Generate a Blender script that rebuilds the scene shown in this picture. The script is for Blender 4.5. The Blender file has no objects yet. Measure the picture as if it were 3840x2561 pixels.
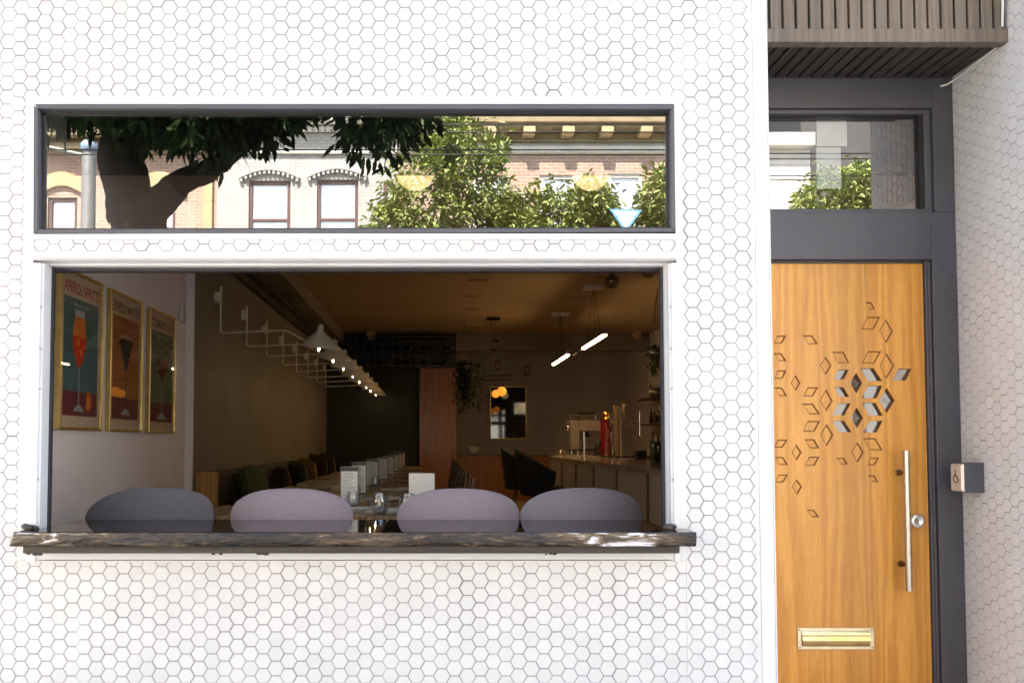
import bpy, bmesh, math, random
from mathutils import Vector, Matrix, noise as mnoise
R = math.radians
sc = bpy.context.scene
COL = sc.collection
rnd = random.Random(7)

# ------------------------------------------------------------------ camera, sky, sun, exposure
EYE, CAMD = 1.45, 3.08                       # eye height, distance from the tiled front
FPX, PXC, PYC, W0 = 3176.0, 1630.0, 1527.0, 3840.0
TANP = 0.0415
PITCH = math.atan(TANP)
cam_d = bpy.data.cameras.new('camera')
cam = bpy.data.objects.new('camera', cam_d)
COL.objects.link(cam)
cam.location = (0, -CAMD, EYE)
cam.rotation_euler = (R(90) + PITCH, 0, 0)
cam_d.sensor_width = 36
cam_d.lens = FPX / W0 * 36
cam_d.shift_x = (W0 / 2 - PXC) / W0
cam_d.shift_y = (PYC - 2561 / 2) / W0
cam_d.clip_start = 0.05
cam_d.clip_end = 2000
sc.camera = cam

SUN_EL, SUN_AZ = R(56), R(-16)
world = bpy.data.worlds.new('World')
sc.world = world
world.use_nodes = True
wn = world.node_tree.nodes
sky = wn.new('ShaderNodeTexSky')
sky.sky_type = 'NISHITA'
sky.sun_disc = False
sky.sun_elevation = SUN_EL
sky.sun_rotation = SUN_AZ
sky.air_density = 1.0
sky.dust_density = 1.6
bg = wn['Background']
bg.inputs['Strength'].default_value = 0.15
world.node_tree.links.new(sky.outputs[0], bg.inputs['Color'])
sun_d = bpy.data.lights.new('sun', 'SUN')
sun_d.energy = 5.0
sun_d.angle = R(0.5)
sun_d.color = (1.0, 0.965, 0.92)
sun = bpy.data.objects.new('sun', sun_d)
COL.objects.link(sun)
sv = Vector((math.sin(SUN_AZ) * math.cos(SUN_EL), math.cos(SUN_AZ) * math.cos(SUN_EL), math.sin(SUN_EL)))
sun.rotation_euler = sv.to_track_quat('Z', 'Y').to_euler()
sun.location = (0, 10, 30)

sc.render.engine = 'CYCLES'
sc.view_settings.view_transform = 'Standard'
sc.view_settings.look = 'None'
sc.view_settings.gamma = 1
sc.view_settings.exposure = 2.80
sc.view_settings.use_white_balance = True
sc.view_settings.white_balance_temperature = 7650
sc.view_settings.white_balance_tint = 9
sc.cycles.use_denoising = True
sc.cycles.max_bounces = 10
sc.cycles.diffuse_bounces = 5
sc.cycles.glossy_bounces = 5
sc.cycles.transparent_max_bounces = 16
sc.cycles.sample_clamp_indirect = 8
sc.cycles.caustics_reflective = False
sc.cycles.caustics_refractive = False

# ------------------------------------------------------------------ helpers
CP, SP = math.cos(PITCH), math.sin(PITCH)
def P(u, v, y):
    """measured point of the photograph (2351 px wide) taken back to the plane at depth y"""
    dx = (u * 1.63335 - PXC) / FPX
    dy = (PYC - v * 1.63335) / FPX
    ry = CP - dy * SP
    t = (y + CAMD) / ry
    return Vector((dx * t, y, EYE + (SP + dy * CP) * t))
def PX(u, v, X):
    """the same, on the plane x = X"""
    dx = (u * 1.63335 - PXC) / FPX
    dy = (PYC - v * 1.63335) / FPX
    t = X / dx
    return Vector((X, (CP - dy * SP) * t - CAMD, EYE + (SP + dy * CP) * t))

class MB:
    def __init__(s): s.v, s.f, s.m, s.s = [], [], [], []
    def add(s, vs, fs, m=0, sm=False):
        o = len(s.v)
        s.v += [tuple(p) for p in vs]
        for f in fs:
            s.f.append([o + i for i in f]); s.m.append(m); s.s.append(sm)
        return s
    def box(s, x0, x1, y0, y1, z0, z1, m=0):
        if x0 > x1: x0, x1 = x1, x0
        if y0 > y1: y0, y1 = y1, y0
        if z0 > z1: z0, z1 = z1, z0
        return s.add([(x0,y0,z0),(x1,y0,z0),(x1,y1,z0),(x0,y1,z0),(x0,y0,z1),(x1,y0,z1),(x1,y1,z1),(x0,y1,z1)],
                     [(0,3,2,1),(4,5,6,7),(0,1,5,4),(1,2,6,5),(2,3,7,6),(3,0,4,7)], m)
    def hexa(s, lo, hi, m=0):
        """two matching quads joined"""
        return s.add(list(lo) + list(hi), [(3,2,1,0),(4,5,6,7),(0,1,5,4),(1,2,6,5),(2,3,7,6),(3,0,4,7)], m)
    def prism(s, poly, fn, a, b, m=0, sm=False):
        """poly of 2-D points, fn(p, q, h) -> xyz, extruded from a to b"""
        n = len(poly)
        vs = [fn(p[0], p[1], a) for p in poly] + [fn(p[0], p[1], b) for p in poly]
        s.add(vs, [list(range(n))[::-1], list(range(n, 2 * n))], m)
        return s.add(vs, [(i, (i + 1) % n, n + (i + 1) % n, n + i) for i in range(n)], m, sm)
    def tube(s, pts, r, n=8, m=0, cap=True):
        pts = [Vector(p) for p in pts]
        rs = r if isinstance(r, (list, tuple)) else [r] * len(pts)
        t0 = (pts[1] - pts[0]).normalized()
        up = Vector((0, 0, 1)) if abs(t0.z) < .9 else Vector((1, 0, 0))
        x = t0.cross(up).normalized()
        vs = []
        for i, p in enumerate(pts):
            a = (pts[i] - pts[i - 1]).normalized() if i else None
            b = (pts[i + 1] - pts[i]).normalized() if i < len(pts) - 1 else None
            t = (a + b).normalized() if a is not None and b is not None else (a if b is None else b)
            x = (x - t * x.dot(t)).normalized()
            y = t.cross(x)
            for k in range(n):
                w = 2 * math.pi * k / n
                vs.append(p + (x * math.cos(w) + y * math.sin(w)) * rs[i])
        fs = []
        for i in range(len(pts) - 1):
            for k in range(n):
                fs.append((i*n+k, i*n+(k+1)%n, (i+1)*n+(k+1)%n, (i+1)*n+k))
        s.add(vs, fs, m, True)
        if cap:
            s.add(vs[:n], [tuple(range(n))[::-1]], m); s.add(vs[-n:], [tuple(range(n))], m)
        return s
    def lathe(s, prof, c=(0,0,0), n=24, m=0, mat=None, sm=True):
        vs, fs = [], []
        mat = mat or Matrix()
        c = Vector(c)
        for r, z in prof:
            for k in range(n):
                w = 2 * math.pi * k / n
                vs.append(c + mat @ Vector((r * math.cos(w), r * math.sin(w), z)))
        for i in range(len(prof) - 1):
            for k in range(n):
                fs.append((i*n+k, i*n+(k+1)%n, (i+1)*n+(k+1)%n, (i+1)*n+k))
        return s.add(vs, fs, m, sm)
    def ball(s, c, r, n=16, m=0, sx=1, sy=1, sz=1):
        k = n // 2
        prof = [(max(1e-4, r * math.sin(math.pi * i / k)), -r * math.cos(math.pi * i / k)) for i in range(k + 1)]
        return s.lathe(prof, c, n, m, Matrix.Diagonal((sx, sy, sz, 1)).to_3x3())
    def xf(s, M):
        s.v = [tuple(M @ Vector(p)) for p in s.v]; return s
    def build(s, name, mats, parent=None, bevel=0.0, seg=2):
        off = Vector((0, 0, 0)); p = parent
        while p is not None:
            off += p.location; p = p.parent
        me = bpy.data.meshes.new(name)
        me.from_pydata([tuple(Vector(q) - off) for q in s.v], [], s.f)
        for mt in (mats if isinstance(mats, (list, tuple)) else [mats]): me.materials.append(mt)
        me.polygons.foreach_set('material_index', s.m)
        me.polygons.foreach_set('use_smooth', s.s)
        me.validate(); me.update()
        o = bpy.data.objects.new(name, me)
        COL.objects.link(o)
        if parent is not None: o.parent = parent
        if bevel:
            b = o.modifiers.new('bevel', 'BEVEL'); b.width = bevel; b.segments = seg; b.limit_method = 'ANGLE'; b.angle_limit = R(40)
        return o

def tag(o, label=None, cat=None, group=None, kind=None):
    if label: o['label'] = label
    if cat: o['category'] = cat
    if group: o['group'] = group
    if kind: o['kind'] = kind
    return o
def thing(name, label, cat, loc=(0,0,0), group=None):
    o = bpy.data.objects.new(name, None)
    o.empty_display_size = 0.1
    COL.objects.link(o); o.location = loc
    return tag(o, label, cat, group)
def copy_tree(o, parent=None):
    c = o.copy(); COL.objects.link(c); c.parent = parent
    for ch in [q for q in o.children]: copy_tree(ch, c)
    return c
ORD = ['first','second','third','fourth','fifth','sixth','seventh','eighth','ninth','tenth']

def text_mesh(txt, size=1.0, shear=0.0, offset=0.0):
    """flat lettering: (verts, faces, width) with the baseline at y = 0"""
    cu = bpy.data.curves.new('lettering', 'FONT'); cu.body = txt; cu.size = size; cu.shear = shear; cu.offset = offset; cu.resolution_u = 3
    ob = bpy.data.objects.new('lettering', cu); COL.objects.link(ob)
    dg = bpy.context.evaluated_depsgraph_get(); dg.update()
    me = bpy.data.meshes.new_from_object(ob.evaluated_get(dg))
    vs = [Vector(v.co) for v in me.vertices]; fs = [tuple(p.vertices) for p in me.polygons]
    bpy.data.objects.remove(ob); bpy.data.curves.remove(cu); bpy.data.meshes.remove(me)
    x0 = min(v.x for v in vs); x1 = max(v.x for v in vs)
    y1 = max(v.y for v in vs)
    return [Vector(((v.x - x0) / (x1 - x0), v.y / y1, 0)) for v in vs], fs     # normalised to a unit box
def put_text(mb, txt, fn, a0, a1, b0, b1, m, offset=0.0):
    vs, fs = text_mesh(txt, offset=offset)
    mb.add([fn(a0 + v.x * (a1 - a0), b0 + v.y * (b1 - b0)) for v in vs], fs, m)

# ------------------------------------------------------------------ materials
def new_mat(name):
    m = bpy.data.materials.new(name); m.use_nodes = True
    nt = m.node_tree
    return m, nt, nt.nodes['Principled BSDF']
def N(nt, t, **kw):
    n = nt.nodes.new(t)
    for k, v in kw.items(): setattr(n, k, v)
    return n
def mat(name, col, rough=.5, metal=0.0, var=.12, scale=8.0, bump=0.0, bscale=60.0, coat=0.0, stretch=None, col2=None, spec=None, sheen=0.0, island=0.0, rvar=0.0, coat_rough=.03):
    m, nt, b = new_mat(name)
    L = nt.links.new
    tc = N(nt, 'ShaderNodeTexCoord')
    src = tc.outputs['Object']
    if stretch:
        mp = N(nt, 'ShaderNodeMapping'); mp.inputs['Scale'].default_value = stretch
        L(src, mp.inputs['Vector']); src = mp.outputs['Vector']
    nz = N(nt, 'ShaderNodeTexNoise'); nz.inputs['Scale'].default_value = scale; nz.inputs['Detail'].default_value = 5
    L(src, nz.inputs['Vector'])
    rp = N(nt, 'ShaderNodeValToRGB')
    c2 = col2 or tuple(min(1, c * (1 + var)) for c in col)
    c1 = col if col2 else tuple(c * (1 - var) for c in col)
    rp.color_ramp.elements[0].position = .3; rp.color_ramp.elements[1].position = .7
    rp.color_ramp.elements[0].color = (*c1, 1); rp.color_ramp.elements[1].color = (*c2, 1)
    L(nz.outputs['Fac'], rp.inputs['Fac'])
    out = rp.outputs['Color']
    if island:
        g = N(nt, 'ShaderNodeNewGeometry')
        hs = N(nt, 'ShaderNodeHueSaturation')
        mr = N(nt, 'ShaderNodeMapRange'); mr.inputs['To Min'].default_value = 1 - island; mr.inputs['To Max'].default_value = 1 + island
        L(g.outputs['Random Per Island'], mr.inputs['Value']); L(mr.outputs[0], hs.inputs['Value'])
        L(out, hs.inputs['Color']); out = hs.outputs['Color']
    L(out, b.inputs['Base Color'])
    b.inputs['Roughness'].default_value = rough
    if rvar:
        mr2 = N(nt, 'ShaderNodeMapRange'); mr2.inputs['To Min'].default_value = max(.01, rough - rvar); mr2.inputs['To Max'].default_value = rough + rvar
        L(nz.outputs['Fac'], mr2.inputs['Value']); L(mr2.outputs[0], b.inputs['Roughness'])
    b.inputs['Metallic'].default_value = metal
    if spec is not None: b.inputs['Specular IOR Level'].default_value = spec
    b.inputs['Coat Weight'].default_value = coat; b.inputs['Coat Roughness'].default_value = coat_rough
    b.inputs['Sheen Weight'].default_value = sheen
    if bump:
        n2 = N(nt, 'ShaderNodeTexNoise'); n2.inputs['Scale'].default_value = bscale; n2.inputs['Detail'].default_value = 4
        L(src, n2.inputs['Vector'])
        bp = N(nt, 'ShaderNodeBump'); bp.inputs['Strength'].default_value = bump; bp.inputs['Distance'].default_value = .01
        L(n2.outputs['Fac'], bp.inputs['Height']); L(bp.outputs['Normal'], b.inputs['Normal'])
    return m
def lit(m, col, s):
    b = m.node_tree.nodes['Principled BSDF']; b.inputs['Emission Color'].default_value = (*col, 1); b.inputs['Emission Strength'].default_value = s
    return m
def emit(name, col, s):
    m, nt, b = new_mat(name)
    b.inputs['Base Color'].default_value = (*col, 1)
    b.inputs['Emission Color'].default_value = (*col, 1); b.inputs['Emission Strength'].default_value = s
    return m
def pane_mat(name, tint, refl, rough=0.0):
    m = bpy.data.materials.new(name); m.use_nodes = True
    nt = m.node_tree; nt.nodes.clear(); L = nt.links.new
    o = N(nt, 'ShaderNodeOutputMaterial'); t = N(nt, 'ShaderNodeBsdfTransparent'); g = N(nt, 'ShaderNodeBsdfGlossy')
    t.inputs['Color'].default_value = (*tint, 1); g.inputs['Roughness'].default_value = rough
    fr = N(nt, 'ShaderNodeLayerWeight'); fr.inputs['Blend'].default_value = .5
    pw = N(nt, 'ShaderNodeMath', operation='POWER'); pw.inputs[1].default_value = 5; L(fr.outputs['Facing'], pw.inputs[0])
    mr = N(nt, 'ShaderNodeMapRange'); mr.inputs['To Min'].default_value = refl; mr.inputs['To Max'].default_value = 1
    L(pw.outputs[0], mr.inputs['Value'])
    mx = N(nt, 'ShaderNodeMixShader'); L(mr.outputs[0], mx.inputs[0]); L(t.outputs[0], mx.inputs[1]); L(g.outputs[0], mx.inputs[2])
    L(mx.outputs[0], o.inputs['Surface'])
    return m
def wood(name, cols, board=.15, gs=9.0, rough=.35, coat=.0, axis='z', spread=.12, bump=.05, fine=12, figure=.42):
    """boards along one axis, each with its own tone, stretched grain and long flame figures"""
    m, nt, b = new_mat(name); L = nt.links.new
    tc = N(nt, 'ShaderNodeTexCoord'); sp = N(nt, 'ShaderNodeSeparateXYZ'); L(tc.outputs['Object'], sp.inputs[0])
    along = {'z': 'Z', 'x': 'X', 'y': 'Y'}[axis]; across = {'z': 'X', 'x': 'Z', 'y': 'X'}[axis]; third = {'z': 'Y', 'x': 'Y', 'y': 'Z'}[axis]
    dv = N(nt, 'ShaderNodeMath', operation='DIVIDE'); dv.inputs[1].default_value = board; L(sp.outputs[across], dv.inputs[0])
    fl = N(nt, 'ShaderNodeMath', operation='FLOOR'); L(dv.outputs[0], fl.inputs[0])
    wnz = N(nt, 'ShaderNodeTexWhiteNoise', noise_dimensions='1D'); L(fl.outputs[0], wnz.inputs['W'])
    off = N(nt, 'ShaderNodeMath', operation='MULTIPLY_ADD'); off.inputs[1].default_value = 11.0; L(wnz.outputs['Value'], off.inputs[0])
    al = N(nt, 'ShaderNodeMath', operation='MULTIPLY'); al.inputs[1].default_value = .075; L(sp.outputs[along], al.inputs[0]); L(al.outputs[0], off.inputs[2])
    cb = N(nt, 'ShaderNodeCombineXYZ'); L(sp.outputs[across], cb.inputs[0]); L(sp.outputs[third], cb.inputs[1]); L(off.outputs[0], cb.inputs[2])
    n1 = N(nt, 'ShaderNodeTexNoise'); n1.inputs['Scale'].default_value = gs * fine; n1.inputs['Detail'].default_value = 6; n1.inputs['Roughness'].default_value = .6; L(cb.outputs[0], n1.inputs['Vector'])
    wv = N(nt, 'ShaderNodeTexWave', wave_type='BANDS', bands_direction='X'); wv.inputs['Scale'].default_value = gs * .8; wv.inputs['Distortion'].default_value = 14; wv.inputs['Detail'].default_value = 3; wv.inputs['Detail Scale'].default_value = 1.4
    L(cb.outputs[0], wv.inputs['Vector'])
    mx = N(nt, 'ShaderNodeMix', data_type='FLOAT'); mx.inputs[0].default_value = figure; L(n1.outputs['Fac'], mx.inputs[2]); L(wv.outputs['Fac'], mx.inputs[3])
    rp = N(nt, 'ShaderNodeValToRGB'); e = rp.color_ramp.elements
    e[0].position = .25; e[1].position = .75; e[0].color = (*cols[0], 1); e[1].color = (*cols[1], 1)
    L(mx.outputs[0], rp.inputs['Fac'])
    hs = N(nt, 'ShaderNodeHueSaturation'); mr = N(nt, 'ShaderNodeMapRange'); mr.inputs['To Min'].default_value = 1 - spread; mr.inputs['To Max'].default_value = 1 + spread
    L(wnz.outputs['Value'], mr.inputs['Value']); L(mr.outputs[0], hs.inputs['Value']); L(rp.outputs['Color'], hs.inputs['Color'])
    L(hs.outputs['Color'], b.inputs['Base Color'])
    b.inputs['Roughness'].default_value = rough; b.inputs['Coat Weight'].default_value = coat; b.inputs['Coat Roughness'].default_value = .15
    bp = N(nt, 'ShaderNodeBump'); bp.inputs['Strength'].default_value = bump; bp.inputs['Distance'].default_value = .004
    L(n1.outputs['Fac'], bp.inputs['Height']); L(bp.outputs['Normal'], b.inputs['Normal'])
    return m
def brick(name, c1, c2, mortar, rough=.85, scale=1.0, msize=.012):
    m, nt, b = new_mat(name); L = nt.links.new
    tc = N(nt, 'ShaderNodeTexCoord'); sp = N(nt, 'ShaderNodeSeparateXYZ'); L(tc.outputs['Object'], sp.inputs[0])
    cb = N(nt, 'ShaderNodeCombineXYZ'); ad = N(nt, 'ShaderNodeMath', operation='ADD'); L(sp.outputs['X'], ad.inputs[0]); L(sp.outputs['Y'], ad.inputs[1])
    L(ad.outputs[0], cb.inputs[0]); L(sp.outputs['Z'], cb.inputs[1])
    bt = N(nt, 'ShaderNodeTexBrick'); bt.inputs['Scale'].default_value = scale; bt.inputs['Brick Width'].default_value = .23; bt.inputs['Row Height'].default_value = .076; bt.inputs['Mortar Size'].default_value = msize
    bt.inputs['Color1'].default_value = (*c1, 1); bt.inputs['Color2'].default_value = (*c2, 1); bt.inputs['Mortar'].default_value = (*mortar, 1); bt.inputs['Bias'].default_value = -.1
    L(cb.outputs[0], bt.inputs['Vector'])
    nz = N(nt, 'ShaderNodeTexNoise'); nz.inputs['Scale'].default_value = 1.3; nz.inputs['Detail'].default_value = 6; L(tc.outputs['Object'], nz.inputs['Vector'])
    hs = N(nt, 'ShaderNodeHueSaturation'); mr = N(nt, 'ShaderNodeMapRange'); mr.inputs['To Min'].default_value = .75; mr.inputs['To Max'].default_value = 1.2
    L(nz.outputs['Fac'], mr.inputs['Value']); L(mr.outputs[0], hs.inputs['Value']); L(bt.outputs['Color'], hs.inputs['Color']); L(hs.outputs['Color'], b.inputs['Base Color'])
    b.inputs['Roughness'].default_value = rough
    bp = N(nt, 'ShaderNodeBump'); bp.inputs['Strength'].default_value = .5; bp.inputs['Distance'].default_value = .01; L(bt.outputs['Fac'], bp.inputs['Height']); bp.invert = True; L(bp.outputs['Normal'], b.inputs['Normal'])
    return m

M = {}
M['tile'] = mat('white_porcelain_tile', (.60,.593,.593), .22, var=.025, scale=3, island=.04, rvar=.08)
M['grout'] = mat('mauve_grey_grout', (.285,.25,.268), .9, var=.5, scale=5, bump=.3)
M['white'] = mat('white_gloss_paint', (.63,.63,.63), .38, var=.025, scale=3, bump=.06, bscale=40)
M['plaster'] = mat('white_render', (.74,.73,.71), .8, var=.06, scale=2, bump=.2, bscale=30)
M['alu'] = mat('white_powder_coat', (.68,.68,.70), .3, var=.04, scale=6)
M['slate'] = mat('slate_grey_paint', (.072,.071,.083), .5, var=.14, scale=2.5, bump=.12, bscale=90)
M['slate2'] = mat('slate_grey_frame_paint', (.080,.079,.092), .5, var=.12, scale=4, bump=.15, bscale=70)
M['black'] = mat('black_rubber', (.012,.012,.014), .6, var=.3)
M['darkrub'] = mat('charcoal_gasket', (.028,.027,.033), .6, var=.25)
M['blackm'] = mat('black_metal', (.015,.015,.016), .4, var=.2)
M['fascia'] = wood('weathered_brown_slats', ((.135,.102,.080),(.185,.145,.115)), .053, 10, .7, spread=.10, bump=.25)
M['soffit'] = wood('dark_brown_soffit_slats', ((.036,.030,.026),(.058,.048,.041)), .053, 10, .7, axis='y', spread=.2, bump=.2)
M['oak'] = wood('honey_oak_boards', ((.53,.200,.024),(.74,.340,.062)), .147, 7, .42, coat=.2, spread=.09, bump=.06, fine=26, figure=.30)
M['burnt'] = mat('dark_cut_edge', (.27,.105,.028), .6, var=.2)
M['oakend'] = wood('honey_oak_trim', ((.48,.24,.07),(.6,.33,.11)), .4, 8, .45)
M['steel'] = mat('brushed_steel', (.52,.47,.42), .28, 1.0, var=.15, scale=30, stretch=(40,40,1), rvar=.08)
M['bronze'] = mat('aged_bronze', (.22,.13,.07), .4, 1.0, var=.3, scale=20)
M['brass'] = mat('polished_brass', (.86,.66,.30), .16, 1.0, var=.12, scale=14, rvar=.08)
M['brassd'] = mat('satin_brass_plate', (.72,.62,.44), .35, 1.0, var=.1, scale=14, rvar=.08)
M['chrome'] = mat('chrome', (.75,.73,.7), .12, 1.0, var=.05)
M['pane'] = pane_mat('transom_glass', (.95,.96,.95), .30)
M['paned'] = pane_mat('door_glass', (.92,.95,.94), .32)
M['doorpane'] = pane_mat('door_lozenge_glass', (.70,.76,.82), .55)
M['pglass'] = pane_mat('picture_glass', (.92,.92,.92), .07)
M['tumbler'] = pane_mat('drinking_glass', (.90,.92,.93), .10)
M['globe'] = pane_mat('clear_globe_glass', (.62,.60,.57), .10)
M['symbol'] = mat('engraved_black_mark', (.02,.018,.018), .6)
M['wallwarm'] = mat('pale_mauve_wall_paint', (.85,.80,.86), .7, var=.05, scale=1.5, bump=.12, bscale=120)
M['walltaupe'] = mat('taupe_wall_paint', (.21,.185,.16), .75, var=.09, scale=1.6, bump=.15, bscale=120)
M['wallgrey'] = mat('grey_wall_paint', (.46,.44,.43), .75, var=.08, scale=1.6, bump=.1, bscale=120)
M['walldark'] = mat('dark_green_wall_paint', (.016,.018,.013), .7, var=.2, scale=1.6)
M['ceiling'] = mat('tan_painted_ceiling', (.40,.30,.21), .8, var=.06, scale=1.2, bump=.15, bscale=90)
M['ceildark'] = mat('black_slatted_ceiling', (.012,.012,.012), .6, var=.3)
M['pipe'] = mat('dark_brown_pipe_paint', (.05,.04,.032), .6)
M['floor'] = wood('pale_bounce_floor', ((.46,.38,.30),(.58,.49,.39)), .12, 7, .4, axis='y', coat=.2)  # unseen floor, lightened to bounce more daylight into the room
M['panel'] = wood('red_brown_veneer', ((.22,.078,.022),(.34,.125,.038)), .6, 6, .35, coat=.15, spread=.06)
M['tablewood'] = wood('worn_table_top', ((.20,.105,.05),(.36,.20,.10)), .09, 8, .35, axis='y', coat=.3, spread=.18)
M['chairwood'] = wood('brown_chair_wood', ((.10,.06,.03),(.17,.10,.055)), .2, 8, .45)
M['mauve'] = mat('mauve_felt_upholstery', (.235,.190,.222), .95, var=.12, scale=190, bump=.35, bscale=420, sheen=.25)
M['slatefelt'] = mat('slate_felt_upholstery', (.093,.086,.099), .95, var=.13, scale=190, bump=.35, bscale=420, sheen=.25)
M['lilacfelt'] = mat('lilac_grey_felt_upholstery', (.180,.160,.188), .95, var=.12, scale=190, bump=.35, bscale=420, sheen=.25)
M['charfab'] = mat('charcoal_upholstery', (.018,.018,.019), .9, var=.2, scale=120, bump=.3, bscale=300)
M['olivefab'] = mat('olive_bench_upholstery', (.075,.065,.042), .9, var=.12, scale=60, bump=.25, bscale=260)
M['green'] = mat('knitted_green_cushion', (.07,.095,.05), .95, var=.3, scale=45, bump=1.0, bscale=55)
M['mustard'] = mat('mustard_cushion', (.30,.17,.04), .95, var=.15, scale=40, bump=.4, bscale=160)
M['brownc'] = mat('brown_cushion', (.085,.055,.035), .95, var=.15, scale=40, bump=.4, bscale=160)
M['cloth'] = mat('white_linen', (.72,.70,.68), .9, var=.06, scale=20, bump=.3, bscale=80)
M['kraft'] = mat('brown_paper_menu', (.42,.29,.17), .9, var=.12, scale=12, bump=.2, bscale=60)
M['paper'] = mat('white_paper', (.82,.83,.85), .8, var=.03, scale=10)
M['gold'] = mat('gold_picture_frame', (.60,.44,.17), .33, 1.0, var=.15, scale=10)
M['ivory'] = mat('ivory_enamel', (.80,.78,.72), .3, var=.05, scale=10)
M['bulb'] = emit('warm_bulb_glow', (1.0,.76,.45), 26)
M['tubelight'] = emit('warm_tube_glow', (1.0,.66,.31), 8)
M['amber'] = emit('amber_globe_glow', (1.0,.36,.055), .14)
M['rattan'] = lit(mat('woven_rattan', (.55,.36,.13), .8, var=.12, scale=60, bump=.8, bscale=90), (1,.76,.42), .15)
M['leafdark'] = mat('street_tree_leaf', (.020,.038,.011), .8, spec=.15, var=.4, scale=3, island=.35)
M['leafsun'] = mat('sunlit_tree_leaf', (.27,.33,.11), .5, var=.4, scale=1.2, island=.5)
M['leafin'] = mat('indoor_plant_leaf', (.02,.035,.014), .5, var=.3, scale=4, island=.3)
M['bark'] = mat('rough_bark', (.026,.022,.019), .95, var=.4, scale=9, bump=1.0, bscale=22, stretch=(1,1,.25))
M['asphalt'] = mat('asphalt', (.10,.10,.10), .9, var=.2, scale=30, bump=.4, bscale=200)
M['concrete'] = mat('concrete_paving', (.42,.41,.39), .9, var=.12, scale=2, bump=.3, bscale=120)
M['earth'] = mat('ground_earth', (.12,.11,.09), .95, var=.2, scale=.5)
M['whitebrick'] = brick('painted_white_brick', (.50,.505,.515), (.46,.465,.475), (.34,.34,.35), msize=.008)
M['redbrick'] = brick('red_brick', (.50,.31,.25), (.44,.26,.20), (.52,.48,.45))
M['sand'] = mat('sandstone_trim', (.55,.42,.26), .85, var=.15, scale=3, bump=.2)
M['cornice'] = mat('weathered_timber_cornice', (.36,.29,.19), .85, var=.25, scale=2, bump=.3)
M['frieze'] = mat('grey_green_frieze_paint', (.42,.45,.43), .8, var=.12, scale=3)
M['maroon'] = mat('maroon_window_paint', (.13,.075,.075), .5, var=.15)
M['farglass'] = mat('sky_reflecting_window_glass', (.76,.78,.79), .05, var=.12, scale=2, metal=.6)
M['pole'] = mat('galvanised_steel', (.28,.285,.29), .5, .4, var=.15, scale=6)
M['greyrend'] = mat('dark_grey_render', (.09,.09,.095), .85, var=.1, scale=1)
M['shop'] = mat('dark_shop_front', (.05,.05,.055), .4, var=.3, scale=2)

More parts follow.
